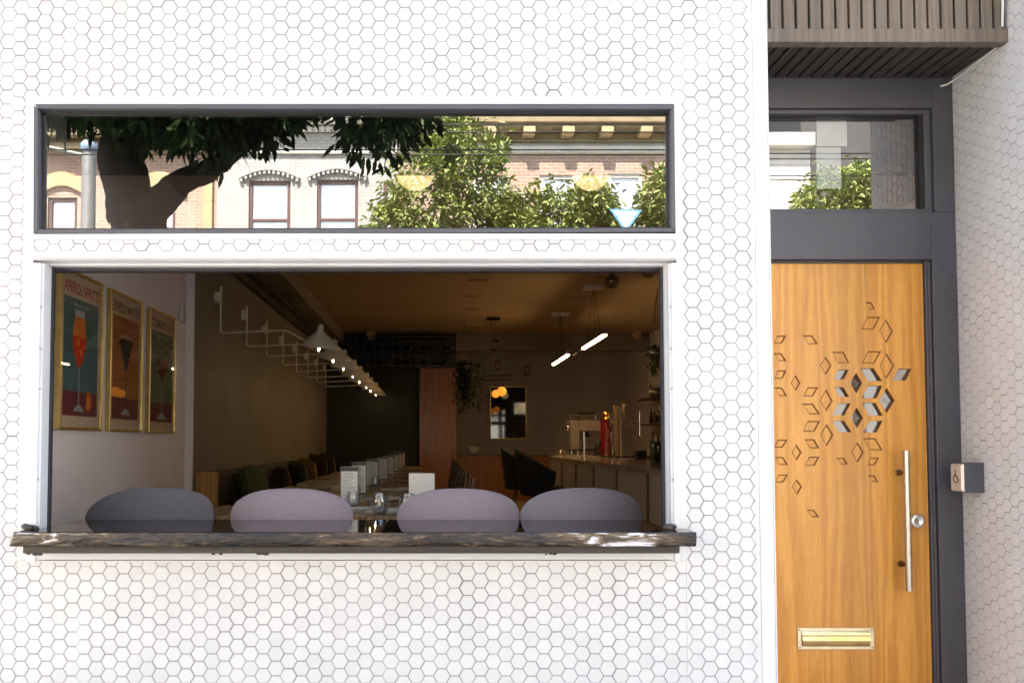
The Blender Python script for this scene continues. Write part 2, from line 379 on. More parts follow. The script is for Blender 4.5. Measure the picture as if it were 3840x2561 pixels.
# live edge timber: lacquered dark top, bark and sapwood front, reflected glare painted white at its left
def slab_mats():
    top = mat('lacquered_black_walnut_top', (.006,.005,.005), .035, var=.5, scale=3, stretch=(1,12,1), spec=.55)
    m, nt, b = new_mat('live_edge_front'); L = nt.links.new
    tc = N(nt, 'ShaderNodeTexCoord'); mp = N(nt, 'ShaderNodeMapping'); mp.inputs['Scale'].default_value = (3.2, 1, 17); L(tc.outputs['Object'], mp.inputs['Vector'])
    n1 = N(nt, 'ShaderNodeTexNoise'); n1.inputs['Scale'].default_value = 2.6; n1.inputs['Detail'].default_value = 8; n1.inputs['Roughness'].default_value = .65; n1.inputs['Distortion'].default_value = .8; L(mp.outputs[0], n1.inputs['Vector'])
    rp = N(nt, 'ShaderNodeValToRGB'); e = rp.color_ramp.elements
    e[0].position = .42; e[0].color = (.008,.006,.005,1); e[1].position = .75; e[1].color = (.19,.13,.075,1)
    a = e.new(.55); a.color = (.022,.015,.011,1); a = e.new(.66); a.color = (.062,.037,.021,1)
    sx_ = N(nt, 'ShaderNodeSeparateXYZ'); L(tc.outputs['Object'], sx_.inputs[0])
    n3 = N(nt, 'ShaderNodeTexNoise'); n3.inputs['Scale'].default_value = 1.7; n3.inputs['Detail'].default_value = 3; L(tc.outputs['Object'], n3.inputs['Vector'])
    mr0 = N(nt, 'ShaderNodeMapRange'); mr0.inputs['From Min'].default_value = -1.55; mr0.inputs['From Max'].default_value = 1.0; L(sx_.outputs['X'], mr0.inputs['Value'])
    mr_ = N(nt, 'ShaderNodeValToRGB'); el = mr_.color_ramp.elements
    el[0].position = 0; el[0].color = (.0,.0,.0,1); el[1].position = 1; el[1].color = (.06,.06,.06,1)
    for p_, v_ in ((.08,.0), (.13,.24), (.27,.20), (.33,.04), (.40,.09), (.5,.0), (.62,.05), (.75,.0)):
        q_ = el.new(p_); q_.color = (v_, v_, v_, 1)  # whitens the left stretch: sky reflection put into the base colour
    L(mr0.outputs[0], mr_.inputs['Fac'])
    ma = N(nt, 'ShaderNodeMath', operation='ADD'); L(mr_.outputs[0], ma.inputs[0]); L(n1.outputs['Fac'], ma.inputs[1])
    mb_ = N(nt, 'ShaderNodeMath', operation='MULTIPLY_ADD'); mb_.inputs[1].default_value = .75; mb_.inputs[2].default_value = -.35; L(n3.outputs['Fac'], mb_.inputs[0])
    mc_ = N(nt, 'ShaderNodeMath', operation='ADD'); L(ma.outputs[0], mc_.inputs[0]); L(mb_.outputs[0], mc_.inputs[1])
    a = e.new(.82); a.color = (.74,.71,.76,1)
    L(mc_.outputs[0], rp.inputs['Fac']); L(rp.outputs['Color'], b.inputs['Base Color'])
    b.inputs['Coat IOR'].default_value = 1.55; b.inputs['Roughness'].default_value = .14; b.inputs['Coat Weight'].default_value = .75; b.inputs['Coat Roughness'].default_value = .03; b.inputs['Specular IOR Level'].default_value = .2
    n2 = N(nt, 'ShaderNodeTexNoise'); n2.inputs['Scale'].default_value = 9; n2.inputs['Detail'].default_value = 6; L(mp.outputs[0], n2.inputs['Vector'])
    bp = N(nt, 'ShaderNodeBump'); bp.inputs['Strength'].default_value = .55; bp.inputs['Distance'].default_value = .012
    L(n2.outputs['Fac'], bp.inputs['Height']); L(bp.outputs['Normal'], b.inputs['Normal'])
    n4 = N(nt, 'ShaderNodeTexNoise'); n4.inputs['Scale'].default_value = 2.4; n4.inputs['Detail'].default_value = 5; n4.inputs['Distortion'].default_value = .6; L(mp.outputs[0], n4.inputs['Vector'])
    bp2 = N(nt, 'ShaderNodeBump'); bp2.inputs['Strength'].default_value = 1.0; bp2.inputs['Distance'].default_value = .03; L(n4.outputs['Fac'], bp2.inputs['Height'])
    L(bp2.outputs['Normal'], b.inputs['Coat Normal'])
    return top, m
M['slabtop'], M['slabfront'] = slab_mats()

# ------------------------------------------------------------------ setting: ground, road, pavements
g = MB(); g.add([(-300,-300,-.16),(300,-300,-.16),(300,300,-.16),(-300,300,-.16)], [(0,1,2,3)])
tag(g.build('ground', M['earth']), kind='structure')
g = MB(); g.add([(-120,-11.6,-.135),(120,-11.6,-.135),(120,-4.75,-.135),(-120,-4.75,-.135)], [(0,1,2,3)])
tag(g.build('road', M['asphalt']), kind='structure')
g = MB(); g.box(-120, 120, -4.6, 0.0, -.15, 0)
tag(g.build('pavement', M['concrete']), kind='structure')
g = MB(); g.box(-120, 120, -4.75, -4.602, -.15, .004)
tag(g.build('kerb', M['concrete'], bevel=.02), kind='structure')
g = MB(); g.box(-120, 120, -16.2, -11.6, -.15, 0)
tag(g.build('far_pavement', M['concrete']), kind='structure')

# ------------------------------------------------------------------ the restaurant
B = thing('restaurant_building', 'white shopfront clad in hexagon tiles with an open serving window beside a timber door', 'building', (0,0,0))
XL = -3.6                                    # far left end of the tiled front
XR = P(1769, 760, 0).x                       # corner of the door recess
XW = 2.286                                    # tiled side wall of the recess
YD = 0.60                                    # plane of the door
ZT = 4.1
TH = .10
# openings (world X / Z on the front plane)
ex0, ex1 = P(50, 750, 0).x, P(1569, 750, 0).x           # smooth painted surround
ez0, ez1 = P(800, 1286, 0).z, P(800, 222, 0).z
tx0, tx1 = P(75.5, 390, 0).x, P(1549, 390, 0).x         # transom opening
tz0, tz1 = P(800, 537, 0).z, P(800, 240, 0).z
sx0, sx1 = P(71, 900, 0).x, P(1556, 900, 0).x           # serving opening
sz0, sz1 = 1.02, P(800, 588, 0).z

CPX, CPZ = .0459, .0521                      # tile column and row pitch
A0 = P(1589, 593, 0)                         # centre of one measured tile
def clip(poly, x0, x1, z0, z1):
    def cut(pl, f, g):
        out = []
        for i in range(len(pl)):
            a, b = pl[i - 1], pl[i]
            fa, fb = f(a), f(b)
            if (fa >= 0) != (fb >= 0):
                t = fa / (fa - fb); out.append((a[0] + (b[0]-a[0])*t, a[1] + (b[1]-a[1])*t))
            if fb >= 0: out.append(b)
        return out
    for f in (lambda p: p[0]-x0, lambda p: x1-p[0], lambda p: p[1]-z0, lambda p: z1-p[1]):
        if len(poly) < 3: return []
        poly = cut(poly, f, None)
    return poly
def tiles(rects, fn, ax, az, seed):
    rr = random.Random(seed); mb = MB()
    gap = .00135
    for (x0, x1, z0, z1) in rects:
        i0, i1 = int((x0 - ax) / CPX) - 2, int((x1 - ax) / CPX) + 2
        for i in range(i0, i1 + 1):
            cx = ax + i * CPX
            sh = (CPZ / 2) if i % 2 else 0
            j0, j1 = int((z0 - az) / CPZ) - 2, int((z1 - az) / CPZ) + 2
            for j in range(j0, j1 + 1):
                cz = az + j * CPZ + sh
                rr.seed(seed * 7919 + i * 613 + j)
                sr = random.Random(seed * 31 + (i // 6) * 1009 + ((j + (i % 6) // 3) // 6) * 77)
                jx, jz = rr.gauss(0, .00032) + sr.gauss(0, .0007), rr.gauss(0, .00032) + sr.gauss(0, .0005)
                hx = CPX * 2 / 3 - gap * 1.15; hz = CPZ / 2 - gap
                po = [(cx + jx + a * hx, cz + jz + b * hz) for a, b in ((1,0),(.5,1),(-.5,1),(-1,0),(-.5,-1),(.5,-1))]
                if not (po[0][0] > x0 and po[3][0] < x1 and po[1][1] > z0 and po[4][1] < z1): continue
                po = clip(po, x0, x1, z0, z1)
                if len(po) < 3: continue
                mx = sum(p[0] for p in po) / len(po); mz = sum(p[1] for p in po) / len(po)
                ta, tb, h = rr.gauss(0, .007), rr.gauss(0, .007), .0016 + rr.uniform(-.0002, .0002)
                lo = [fn(p[0], p[1], 0) for p in po]
                hi = [fn(mx + (p[0]-mx)*.955, mz + (p[1]-mz)*.955, h + (p[0]-mx)*ta + (p[1]-mz)*tb) for p in po]
                n = len(po)
                mb.add(lo + hi, [tuple(range(n, 2*n))] + [(k, (k+1)%n, n+(k+1)%n, n+k) for k in range(n)])
    return mb
ff = lambda a, b, h: (a, -h, b)
strip = (sx0 + .0006, sx1 - .0006, P(800,577.5,0).z, P(800,550.5,0).z)
xt = P(1737, 760, 0).x
t = tiles([(XL, ex0, .04, ZT), (ex0, ex1, .04, ez0), (ex0, ex1, ez1, ZT), (ex1, xt, .04, ZT), strip], ff, A0.x, A0.z, 3)
t.build('front_tiles', M['tile'], B)
w = MB()                                      # grout bed and masonry round the openings
def wall(x0, x1, z0, z1, y0=.0, y1=TH): w.box(x0, x1, y0, y1, z0, z1)
wall(XL, sx0, 0, ZT); wall(sx1, XR - .004, 0, ZT)
wall(sx0, sx1, 0, sz0); wall(sx0, sx1, tz1, ZT); wall(sx0, sx1, sz1, tz0)
wall(sx0, tx0, tz0, tz1); wall(tx1, sx1, tz0, tz1)
w.build('front_wall', M['grout'], B)
s = MB()                                      # smooth white surround, 2 mm proud
def sb(x0, x1, z0, z1, y0=-.0035): s.box(x0, x1, y0, -.0001, z0, z1)
q = .0
sb(ex0, sx0, ez0, ez1); sb(sx1, ex1, ez0, ez1)
sb(sx0, sx1, tz1, ez1); sb(sx0, sx1, strip[3], tz0); sb(sx0, sx1, sz1, strip[2]); sb(sx0, sx1, ez0, sz0)
sb(sx0, max(tx0, sx0+.0005), tz0, tz1); sb(min(tx1, sx1-.0005), sx1, tz0, tz1)
sb(sx0, strip[0], strip[2], strip[3]); sb(strip[1], sx1, strip[2], strip[3])
s.build('window_surround', M['white'], B, bevel=.0015)
s = MB(); s.box(xt, XR, -.006, .0, 0, ZT); s.box(XR - .004, XR + .004, -.006, YD + .12, 0, ZT)
s.box(xt - .012, xt, -.0025, 0, 0, ZT)
s.build('corner_post', M['white'], B, bevel=.003)
# drips and blisters of paint along the lower trim
s = MB(); s.box(P(52,1278,0).x, P(1563,1278,0).x, -.009, -.0036, P(800,1284,0).z, P(800,1268,0).z)
s.build('apron_trim', M['white'], B, bevel=.003)
# upper storey and body of the building (throws the shade over the pavement)
u = MB(); u.box(XL, 6.2, .0, 18, ZT + .001, 6.9); u.build('upper_storey', M['plaster'], B)
u = MB()
u.box(XL, -2.3, TH, 18, 0, ZT); u.box(4.12, 6.2, .0, 18, 0, ZT); u.box(-2.3, 4.12, 17.6, 18, 0, ZT)
u.build('party_walls', M['plaster'], B)

# transom window: the lower rail climbs a little to the right, as it does in the photograph
tf = MB(); fw = .0
oc = [P(76.5,540,0), P(1551.5,533.5,0), P(1548.5,241,0), P(77.5,239.5,0)]
ic = [P(88,527,0), P(1540.5,524,0), P(1539,252,0), P(88,250.5,0)]
def frame_pts(a, y): return [(p.x, y, p.z) for p in a]
for k in range(4):
    j = (k + 1) % 4
    lo = [oc[k], oc[j], ic[j], ic[k]]
    tf.hexa(frame_pts(lo, -.004), frame_pts(lo, .085))
tfo = tf.build('transom_window', M['slate2'], B, bevel=.003)
gk = MB(); ic2 = [P(92,525,.022), P(1536,522,.022), P(1535,261.5,.022), P(93,260,.022)]
for k in range(4):
    j = (k + 1) % 4
    lo = [ic[k], ic[j], ic2[j], ic2[k]]
    gk.hexa(frame_pts(lo, .022), frame_pts(lo, .06))
gk.build('glazing_gasket', M['black'], tfo)
pn = MB(); pn.add(frame_pts(ic, .034), [(0,1,2,3)])
pn.build('pane', M['pane'], tfo)

# serving window frame: white channels, gasket, folded-leaf track
sf = MB()
zt = [sz1, sz1 - .012, sz1 - .016, sz1 - .027]
for sgn, xo in ((1, sx0), (-1, sx1)):
    a = [xo, xo + sgn*.0285, xo + sgn*.034, xo + sgn*.045, xo + sgn*.052]
    a[3] = P(104.5 if sgn > 0 else 1530.5, 900, .0302).x; a[2] = P(98 if sgn > 0 else 1537, 900, .0).x; a[1] = P(88 if sgn > 0 else 1545, 900, -.012).x
    if sgn < 0: a[0] = P(1555, 900, 0).x
    sf.box(a[0], a[1], -.012, .03, sz0, zt[3] - .001)
    sf.box(a[1], a[2], -.004, .03, sz0, zt[3] - .001)
    sf.box(a[0], a[3], .0302, .062, sz0, zt[3] - .001)
    sf.box(a[1] - sgn*.002, a[1] + sgn*.0005, -.0135, -.0122, sz0, zt[3] - .002)
sf.box(sx0, sx1, -.012, .012, zt[1], zt[0] + .004); sf.box(sx0, sx1, -.004, .02, zt[2], zt[1] - .0005)
sf.box(sx0, sx1, .0205, .045, zt[2] - .001, zt[0]); sf.box(sx0, sx1, .0455, .085, zt[3], zt[0])
sfo = sf.build('serving_window_frame', M['alu'], B, bevel=.002)
gk = MB()
for sgn, xo in ((1, sx0), (-1, sx1)):
    xi = P(117.5 if sgn > 0 else 1519, 900, .0625).x
    gk.box(xo + sgn*.0, xi, .0625, .0855, sz0, sz1)
gk.box(sx0, sx1, .0857, .125, P(800, 622.5, .0857).z, zt[0])
gk.build('gasket', M['darkrub'], sfo, bevel=.002)
sw = MB()
for sgn, xo in ((1, sx0), (-1, sx1)):
    for v in (705, 800, 892, 1100):
        p = P(85, v, 0)
        sw = MB(); sw.lathe([(.0001,.0055),(.003,.005),(.004,0)], (P(93 if sgn > 0 else 1541, 900, 0).x, -.0045, p.z), 10, 0, Matrix.Rotation(R(90),3,'X'))
        sw.build('frame_screw', M['steel'], sfo)

# ------------------------------------------------------------------ door recess
dz0 = .12
D = lambda u, v: P(u, v, YD)
rw = MB(); rw.box(XW, XW + .12, .0, YD + .3, 0, ZT)
rw.build('recess_side_wall', M['grout'], B)
fr2 = lambda a, b, h: (XW - h, a, b)
dt0 = YD - .004
tiles([(0.0, dt0, .04, ZT)], fr2, .315, A0.z + .011, 11).build('recess_side_tiles', M['tile'], B)
rt = tiles([(XW + .004, 4.0, .04, ZT)], ff, A0.x, A0.z, 5); rt.build('right_front_tiles', M['tile'], B)
w = MB(); w.box(XW + .1201, 4.12, .0, TH, 0, ZT); w.build('right_front_wall', M['grout'], B)
st = MB(); st.box(XR + .0045, XW - .001, .02, YD + .2, 0, dz0); st.build('door_step', M['concrete'], B, bevel=.01)
# slate frame: everything in the door plane
xa = XR + .0045; xb = XW - .0005
dx1 = P(2126, 900, YD + .03).x; dzt = P(2000, 605, YD + .03).z                # door leaf
jx = D(2148, 900).x
tzb, tzt = D(2000, 487).z, D(2000, 248).z; txr = D(2144, 370).x
df = MB()
df.box(jx, xb, YD, YD + .12, dz0, tzb)                     # right jamb board
df.box(txr, xb, YD - .001, YD + .12, tzb, 3.30)            # upper right board
df.box(xa, txr, YD, YD + .12, tzt, 3.30)                   # lintel board
df.box(xa, jx, YD, YD + .12, dzt + .012, tzb)              # rail between door and transom
dfo = df.build('door_frame', M['slate'], B, bevel=.003)
d2 = MB()
d2.box(dx1 + .004, jx - .0005, YD + .022, YD + .11, dz0, dzt + .0115)   # stop
d2.box(dx1 + .012, dx1 + .020, YD + .012, YD + .0218, dz0, dzt)
d2.box(xa, dx1 + .004, YD + .03, YD + .11, dzt + .002, dzt + .0115)
d2.build('door_stop', M['slate2'], dfo, bevel=.002)
d3 = MB()
gx1, gz0, gz1 = P(2123, 370, YD + .018).x, P(2000, 480, YD + .018).z, P(2000, 262, YD + .018).z
d3.box(xa, txr - .0005, YD + .018, YD + .1, gz1, tzt - .0005)
d3.box(xa, txr - .0005, YD + .018, YD + .1, tzb + .0005, gz0)
d3.box(gx1, txr - .0005, YD + .018, YD + .1, gz0 + .0002, gz1 - .0002)
fro = d3.build('fanlight', M['slate2'], B, bevel=.003)
pn = MB(); pn.add([(xa, YD+.05, gz0),(gx1, YD+.05, gz0),(gx1, YD+.05, gz1),(xa, YD+.05, gz1)], [(0,1,2,3)])
pn.build('pane', M['paned'], fro)
gk = MB(); gk.box(gx1 - .017, gx1 - .0003, YD + .03, YD + .049, gz0, gz1); gk.box(xa, gx1 - .018, YD + .03, YD + .049, gz1 - .006, gz1 - .0003)
gk.build('glazing_gasket', M['black'], fro)
# canopy
yc = .228
cz0 = P(2000, 97, yc).z; cz1 = P(2000, 66, yc).z
cn = MB()
cn.box(xa, xb - .002, yc, yc + .05, cz0, cz1)
cnb = MB(); cnb.box(xa, xb - .002, yc + .022, yc + .04, cz1, ZT)
pitch = .0527; xs = P(1798, 30, yc).x
k = -2
while xs + k * pitch < xb + .1:
    a, b = xs + k*pitch + .0045, xs + (k+1)*pitch - .0045
    a, b = max(a, xa), min(b, xb - .014)
    if b - a > .008: cn.box(a, b, yc + .006 + rnd.uniform(-.0015,.0015), yc + .0215, cz1 + .0005, ZT)
    k += 1
cno = cn.build('canopy', M['fascia'], B, bevel=.0025)
cnb.build('canopy_backing', M['ceildark'], cno)
so = MB()
zsb = P(2000, 181, YD).z - .012 - cz0
so.hexa([(xa, yc+.0505, cz0+.026), (xb-.004, yc+.0505, cz0+.026), (xb-.004, YD-.002, cz0+.026+zsb), (xa, YD-.002, cz0+.026+zsb)], [(xa, yc+.0505, cz0+.032), (xb-.004, yc+.0505, cz0+.032), (xb-.004, YD-.002, cz0+.032+zsb), (xa, YD-.002, cz0+.032+zsb)], 1)
k = -2
while xs + k * pitch < xb + .1:
    a, b = max(xs + k*pitch + .006, xa), min(xs + (k+1)*pitch - .006, xb - .006)
    if b - a > .008: so.hexa([(a, yc+.0505, cz0+.012), (b, yc+.0505, cz0+.012), (b, YD-.003, cz0+.012+zsb), (a, YD-.003, cz0+.012+zsb)], [(a, yc+.0505, cz0+.0255), (b, yc+.0505, cz0+.0255), (b, YD-.003, cz0+.0255+zsb), (a, YD-.003, cz0+.0255+zsb)])
    k += 1
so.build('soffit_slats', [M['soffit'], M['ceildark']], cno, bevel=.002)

# ------------------------------------------------------------------ the carved oak door
dxl = 1.17
dr = MB(); dr.box(dxl, dx1, YD + .034, YD + .078, dz0 + .006, dzt)
door = dr.build('door', M['oak'], B)
# measured rhombi: kind, centre, half sizes in a 1.7425x enlargement whose corner is (2850, 1050) of the full photograph
def zc(x, y): return P((2850 + x / 1.7425) / 1.63335, (1050 + y / 1.7425) / 1.63335, YD + .034)
CUT = [('A',(510,587),(580,587),(548,648),(482,648)), ('C',(628,607),(668,672),(630,742),(590,672)), ('B',(657,577),(743,577),(797,660),(708,660)),
       ('A',(904,580),(990,580),(952,657),(865,657)), ('B',(482,700),(545,700),(582,762),(520,762)), ('A',(708,690),(800,690),(762,772),(665,772)),
       ('C',(828,703),(880,787),(828,870),(780,787)), ('A',(510,807),(592,807),(552,883),(474,883)), ('B',(668,802),(755,802),(802,885),(715,885)),
       ('C',(632,833),(673,900),(634,967),(595,900)), ('B',(472,920),(550,920),(597,993),(515,993)), ('A',(715,920),(800,920),(762,995),(675,995))]
ENG = [((697,150),(727,150),(746,187),(716,187)), ((705,245),(780,245),(740,318),(668,318)), ((824,265),(864,335),(825,405),(784,330)),
       ((115,368),(165,368),(140,412),(97,412)), ((285,366),(340,366),(372,415),(318,415)), ((97,482),(138,482),(166,525),(125,525)),
       ((118,594),(167,594),(145,640),(100,640)), ((100,707),(142,707),(170,753),(128,753)), ((232,628),(260,672),(233,717),(206,672)),
       ((478,474),(545,474),(578,538),(512,538)), ((428,507),(462,558),(430,612),(396,558)), ((708,470),(785,470),(745,540),(672,540)),
       ((826,485),(873,560),(826,637),(788,560)), ((315,704),(373,704),(345,755),(290,755)), ((433,722),(470,787),(433,850),(396,787)),
       ((284,812),(345,812),(386,873),(325,873)), ((315,925),(386,925),(355,985),(287,985)), ((436,948),(474,1012),(437,1077),(400,1012)),
       ((120,1047),(174,1047),(145,1090),(103,1090)), ((298,1044),(352,1044),(382,1094),(328,1094)), ((238,1080),(267,1125),(240,1170),(213,1125)),
       ((680,1037),(752,1037),(795,1107),(722,1107)), ((637,1067),(674,1125),(638,1185),(602,1125)), ((325,1158),(382,1158),(355,1208),(300,1208)),
       ((104,1160),(150,1160),(176,1203),(130,1203)), ((510,1166),(548,1166),(568,1200),(532,1200)), ((722,1165),(772,1165),(748,1205),(710,1205)),
       ((125,1275),(177,1275),(150,1318),(110,1318)), ((240,1308),(270,1350),(243,1395),(214,1350)), ((712,1280),(745,1280),(768,1313),(735,1313)),
       ((312,1504),(350,1504),(380,1543),(340,1543))]
cut = MB()
def dprism(pts, y0, y1):
    q = [zc(*p) for p in pts]
    cut.hexa([(p.x, y0, p.z) for p in q][::-1], [(p.x, y1, p.z) for p in q][::-1], 1)
    cut.m[-5] = 0
for c in CUT: dprism(c[1:], YD - .01, YD + .1)
def grow(pts, d):
    cx_ = sum(p[0] for p in pts)/4; cy_ = sum(p[1] for p in pts)/4; w_ = min(math.hypot(pts[0][0]-pts[2][0], pts[0][1]-pts[2][1]), math.hypot(pts[1][0]-pts[3][0], pts[1][1]-pts[3][1]))
    k_ = 1 + d / (w_ * .35)
    return [(cx_ + (p[0]-cx_)*k_, cy_ + (p[1]-cy_)*k_) for p in pts]
for c in ENG:
    q0 = [zc(*p) for p in grow(c, 3.6 + 7)]; q1 = [zc(*p) for p in grow(c, -2.2)]
    cut.hexa([(p.x, YD + .034 - .007, p.z) for p in q0][::-1], [(p.x, YD + .034 + .006, p.z) for p in q1][::-1], 1); cut.m[-5] = 0
co = cut.build('cutter', [M['oak'], M['burnt']])
bmo = bmesh.new(); bmo.from_mesh(co.data); bmesh.ops.recalc_face_normals(bmo, faces=bmo.faces); bmo.to_mesh(co.data); bmo.free()
md = door.modifiers.new('carve', 'BOOLEAN'); md.operation = 'DIFFERENCE'; md.solver = 'EXACT'; md.object = co; md.material_mode = 'TRANSFER'
dg = bpy.context.evaluated_depsgraph_get(); dg.update()
carved = bpy.data.meshes.new_from_object(door.evaluated_get(dg))
door.modifiers.clear(); door.data = carved; carved.name = 'door'
bpy.data.objects.remove(co)
b_ = door.modifiers.new('bevel', 'BEVEL'); b_.width = .0008; b_.segments = 2; b_.limit_method = 'ANGLE'; b_.angle_limit = R(50)
pn = MB(); pq = zc(440, 560); pr = zc(1010, 1010)
pn.add([(pq.x, YD+.051, pr.z),(pr.x, YD+.051, pr.z),(pr.x, YD+.051, pq.z),(pq.x, YD+.051, pq.z)], [(0,1,2,3)])
pn.build('door_pane', M['doorpane'], door)
yf = YD + .034
hb = MB(); yh = yf - .062
ha, hc = P(2080, 1034, yh), P(2085.5, 1356, yh)
hb.tube([(ha.x, yh, ha.z), (ha.x, yh, hc.z)], .0135, 20)
ho = hb.build('door_handle', M['steel'], door)
for v in (1086, 1298):
    hs_ = MB(); p = P(2081, v, yh)
    hs_.tube([(ha.x, yh + .008, p.z), (ha.x, yf - .001, p.z)], .0085, 12)
    hs_.lathe([(.014, 0), (.014, .004), (.010, .007)], (ha.x, yf, p.z), 18, 0, Matrix.Rotation(R(90),3,'X'))
    hs_.build('handle_standoff', M['bronze'], door)
lk = MB(); p = P(2108, 1196, yf - .012)
RX = Matrix.Rotation(R(90), 3, 'X')
lk.lathe([(.0335,0),(.0335,.004),(.029,.013),(.0275,.0145),(.012,.0145),(.011,.013),(.0001,.013)], (p.x, yf, p.z), 28, 0, RX)
lk.box(p.x - .0015, p.x + .0015, yf - .0142, yf - .0132, p.z - .006, p.z + .006, 1)
lk.build('deadbolt', [M['chrome'], M['symbol']], door)
a, b = P(1830, 1440.5, yf), P(2006, 1489.5, yf)
x0, x1, z0, z1 = a.x, b.x, b.z, a.z
ls = MB(); fwd = .0135
ls.box(x0, x1, yf - .005, yf, z1 - fwd, z1); ls.box(x0, x1, yf - .005, yf, z0, z0 + fwd * .9)
ls.box(x0, x0 + .018, yf - .005, yf, z0 + fwd*.9, z1 - fwd); ls.box(x1 - .018, x1, yf - .005, yf, z0 + fwd*.9, z1 - fwd)
lso = ls.build('letter_slot', M['brassd'], door, bevel=.0012)
fl = MB(); n = 14; zz0, zz1 = z0 + fwd, z1 - fwd
prof = []
for i in range(n + 1):
    tt = i / n
    prof.append((zz0 + (zz1 - zz0) * tt, -.004 - .010 * math.sin(math.pi * tt) ** .7 + (.004 * math.exp(-((tt - .62) / .12) ** 2))))
vs = []
for xx in (x0 + .0185, x1 - .0185): vs += [(xx, yf + d, z) for z, d in prof]
fl.add(vs, [(i, i+1, n+2+i, n+1+i) for i in range(n)], 0, True)
fl.build('slot_flap', M['brass'], door)
for xx in (x0 + .009, x1 - .009):
    for zz in (z0 + .0085, z1 - .0085):
        sc_ = MB(); sc_.lathe([(.0001,.0068),(.0032,.0064),(.0036,.004)], (xx, yf, zz), 10, 0, RX)
        sc_.build('slot_screw', M['bronze'], door)

# ------------------------------------------------------------------ inside of the building
FZ, CZ = .36, 3.47
WX1, WX2, YS, YB, YB2 = -2.064, -2.0, 3.92, 12.6, 14.4
i_ = MB(); i_.box(-2.3, 4.12, TH + .001, 17.6, FZ - .2, FZ); i_.build('floor', M['floor'], B)
i_ = MB(); i_.box(-2.3, 4.12, 3.02, 17.6, CZ, CZ + .2); i_.box(-2.3, 4.12, TH + .001, 3.0195, CZ, CZ + .15)
i_.build('ceiling', M['ceiling'], B)
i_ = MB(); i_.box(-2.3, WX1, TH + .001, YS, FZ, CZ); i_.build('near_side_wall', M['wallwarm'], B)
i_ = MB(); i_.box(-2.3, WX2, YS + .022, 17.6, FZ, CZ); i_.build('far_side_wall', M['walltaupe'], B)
i_ = MB(); i_.box(-2.3, WX2, YS, YS + .0215, FZ, CZ); i_.build('wall_end_pier', M['wallwarm'], B)
i_ = MB(); i_.box(4.0, 4.119, TH + .001, 17.6, FZ, CZ); i_.build('bar_side_wall', M['wallwarm'], B)
i_ = MB()
i_.box(WX2, P(1047,900,YB).x, YB, YB + .15, FZ, CZ, 0)
i_.build('dark_back_wall', M['walldark'], B)
i_ = MB(); i_.box(P(1047,900,YB2).x - .4, 4.0, YB2, YB2 + .15, FZ, CZ); i_.build('grey_back_wall', M['wallgrey'], B)
i_ = MB(); i_.box(P(1047.5,900,YB).x, 4.0, YB, YB + .15, P(1200,805,YB).z, CZ); i_.build('ceiling_bulkhead', M['walltaupe'], B)
i_ = MB(); i_.box(WX2, P(793,768,YB).x, YS + .03, YB, CZ - .20, CZ - .001)
i_.build('ceiling_beam', M['walltaupe'], B)
i_ = MB(); i_.tube([(WX2+.04, 4.0, 3.12), (WX2+.04, 12.5, 3.12)], .025, 10); i_.tube([(WX2+.11, 4.0, 3.22), (WX2+.11, 12.5, 3.22)], .03, 10)
i_.build('ceiling_pipes', M['pipe'], B)
i_ = MB()                                                   # boarded black ceiling just behind the front
for k in range(3): i_.box(-2.06, XR - .11, .2 + k*.46, .652 + k*.46, 3.24, 3.30)
i_.box(-2.06, XR - .11, .19, 1.58, 3.305, 3.31)
i_.build('boarded_ceiling', M['ceildark'], B)
i_ = MB(); i_.box(-2.06, 3.99, 1.60, 1.66, P(800, 396, 1.60).z, CZ - .001); i_.build('front_bulkhead', M['ceildark'], B)
# wood partition and low wall at the back
i_ = MB()
a, b = P(963, 843, YB - .1), P(1048, 843, YB - .1)
i_.box(a.x, b.x, YB - .1, YB - .002, FZ, a.z)
i_.build('timber_partition', M['panel'], B, bevel=.004)
a, b = P(1049, 1047, YB + .25), P(1262, 1047, YB + .25)
lw = thing('low_timber_wall', 'low red brown timber wall along the back, right of the tall panel', 'low wall', ((a.x+b.x)/2, YB + .25, FZ))
i_ = MB(); i_.box(a.x, b.x, YB + .25, YB + .30, FZ, a.z); i_.build('panel', M['panel'], lw, bevel=.004)
i_ = MB(); i_.box(a.x, b.x + .02, YB + .22, YB + .5, a.z + .0005, a.z + .03); i_.build('cap', M['chairwood'], lw, bevel=.004)
# door recess as seen from inside
i_ = MB()
i_.box(XR - .10, XR - .005, TH + .001, YD + .12, FZ - .2, CZ); i_.box(XR - .10, XW + .12, YD + .1205, YD + .13, 3.05, CZ)
i_.build('recess_inner_wall', M['wallgrey'], B)

# ------------------------------------------------------------------ live-edge window counter
ys0, ys1 = -.14, .34
zs = P(800, 1222, ys0).z
slx0, slx1 = P(22, 1235, ys0).x, P(1601, 1235, ys0).x
CT = thing('window_counter', 'long lacquered live edge timber slab lying across the open serving window', 'counter', ((slx0+slx1)/2, 0, zs - .08))
sl = MB(); n = 300
secs = 9
vs = []
hgt = .049
for i in range(n + 1):
    x = slx0 + (slx1 - slx0) * i / n
    for k in range(secs + 1):
        tt = k / secs
        z = zs - .0025 - (hgt - .003) * tt
        bul = -.005 * math.sin(math.pi * min(1, tt * 1.0)) + .006 * tt
        nz = mnoise.fractal(Vector((x * 3.5, z * 22, 1.7)), 1.0, 2.0, 5) * .003 + mnoise.noise(Vector((x * 14, z * 60, 9))) * .0012
        if tt < .12: nz *= tt / .12
        nz += mnoise.noise(Vector((x * 1.6, 3, 4))) * .003
        xx = x
        if i == 0: xx = slx0 + .012 - .020 * tt
        vs.append((xx, ys0 + .010 + bul + nz, z))
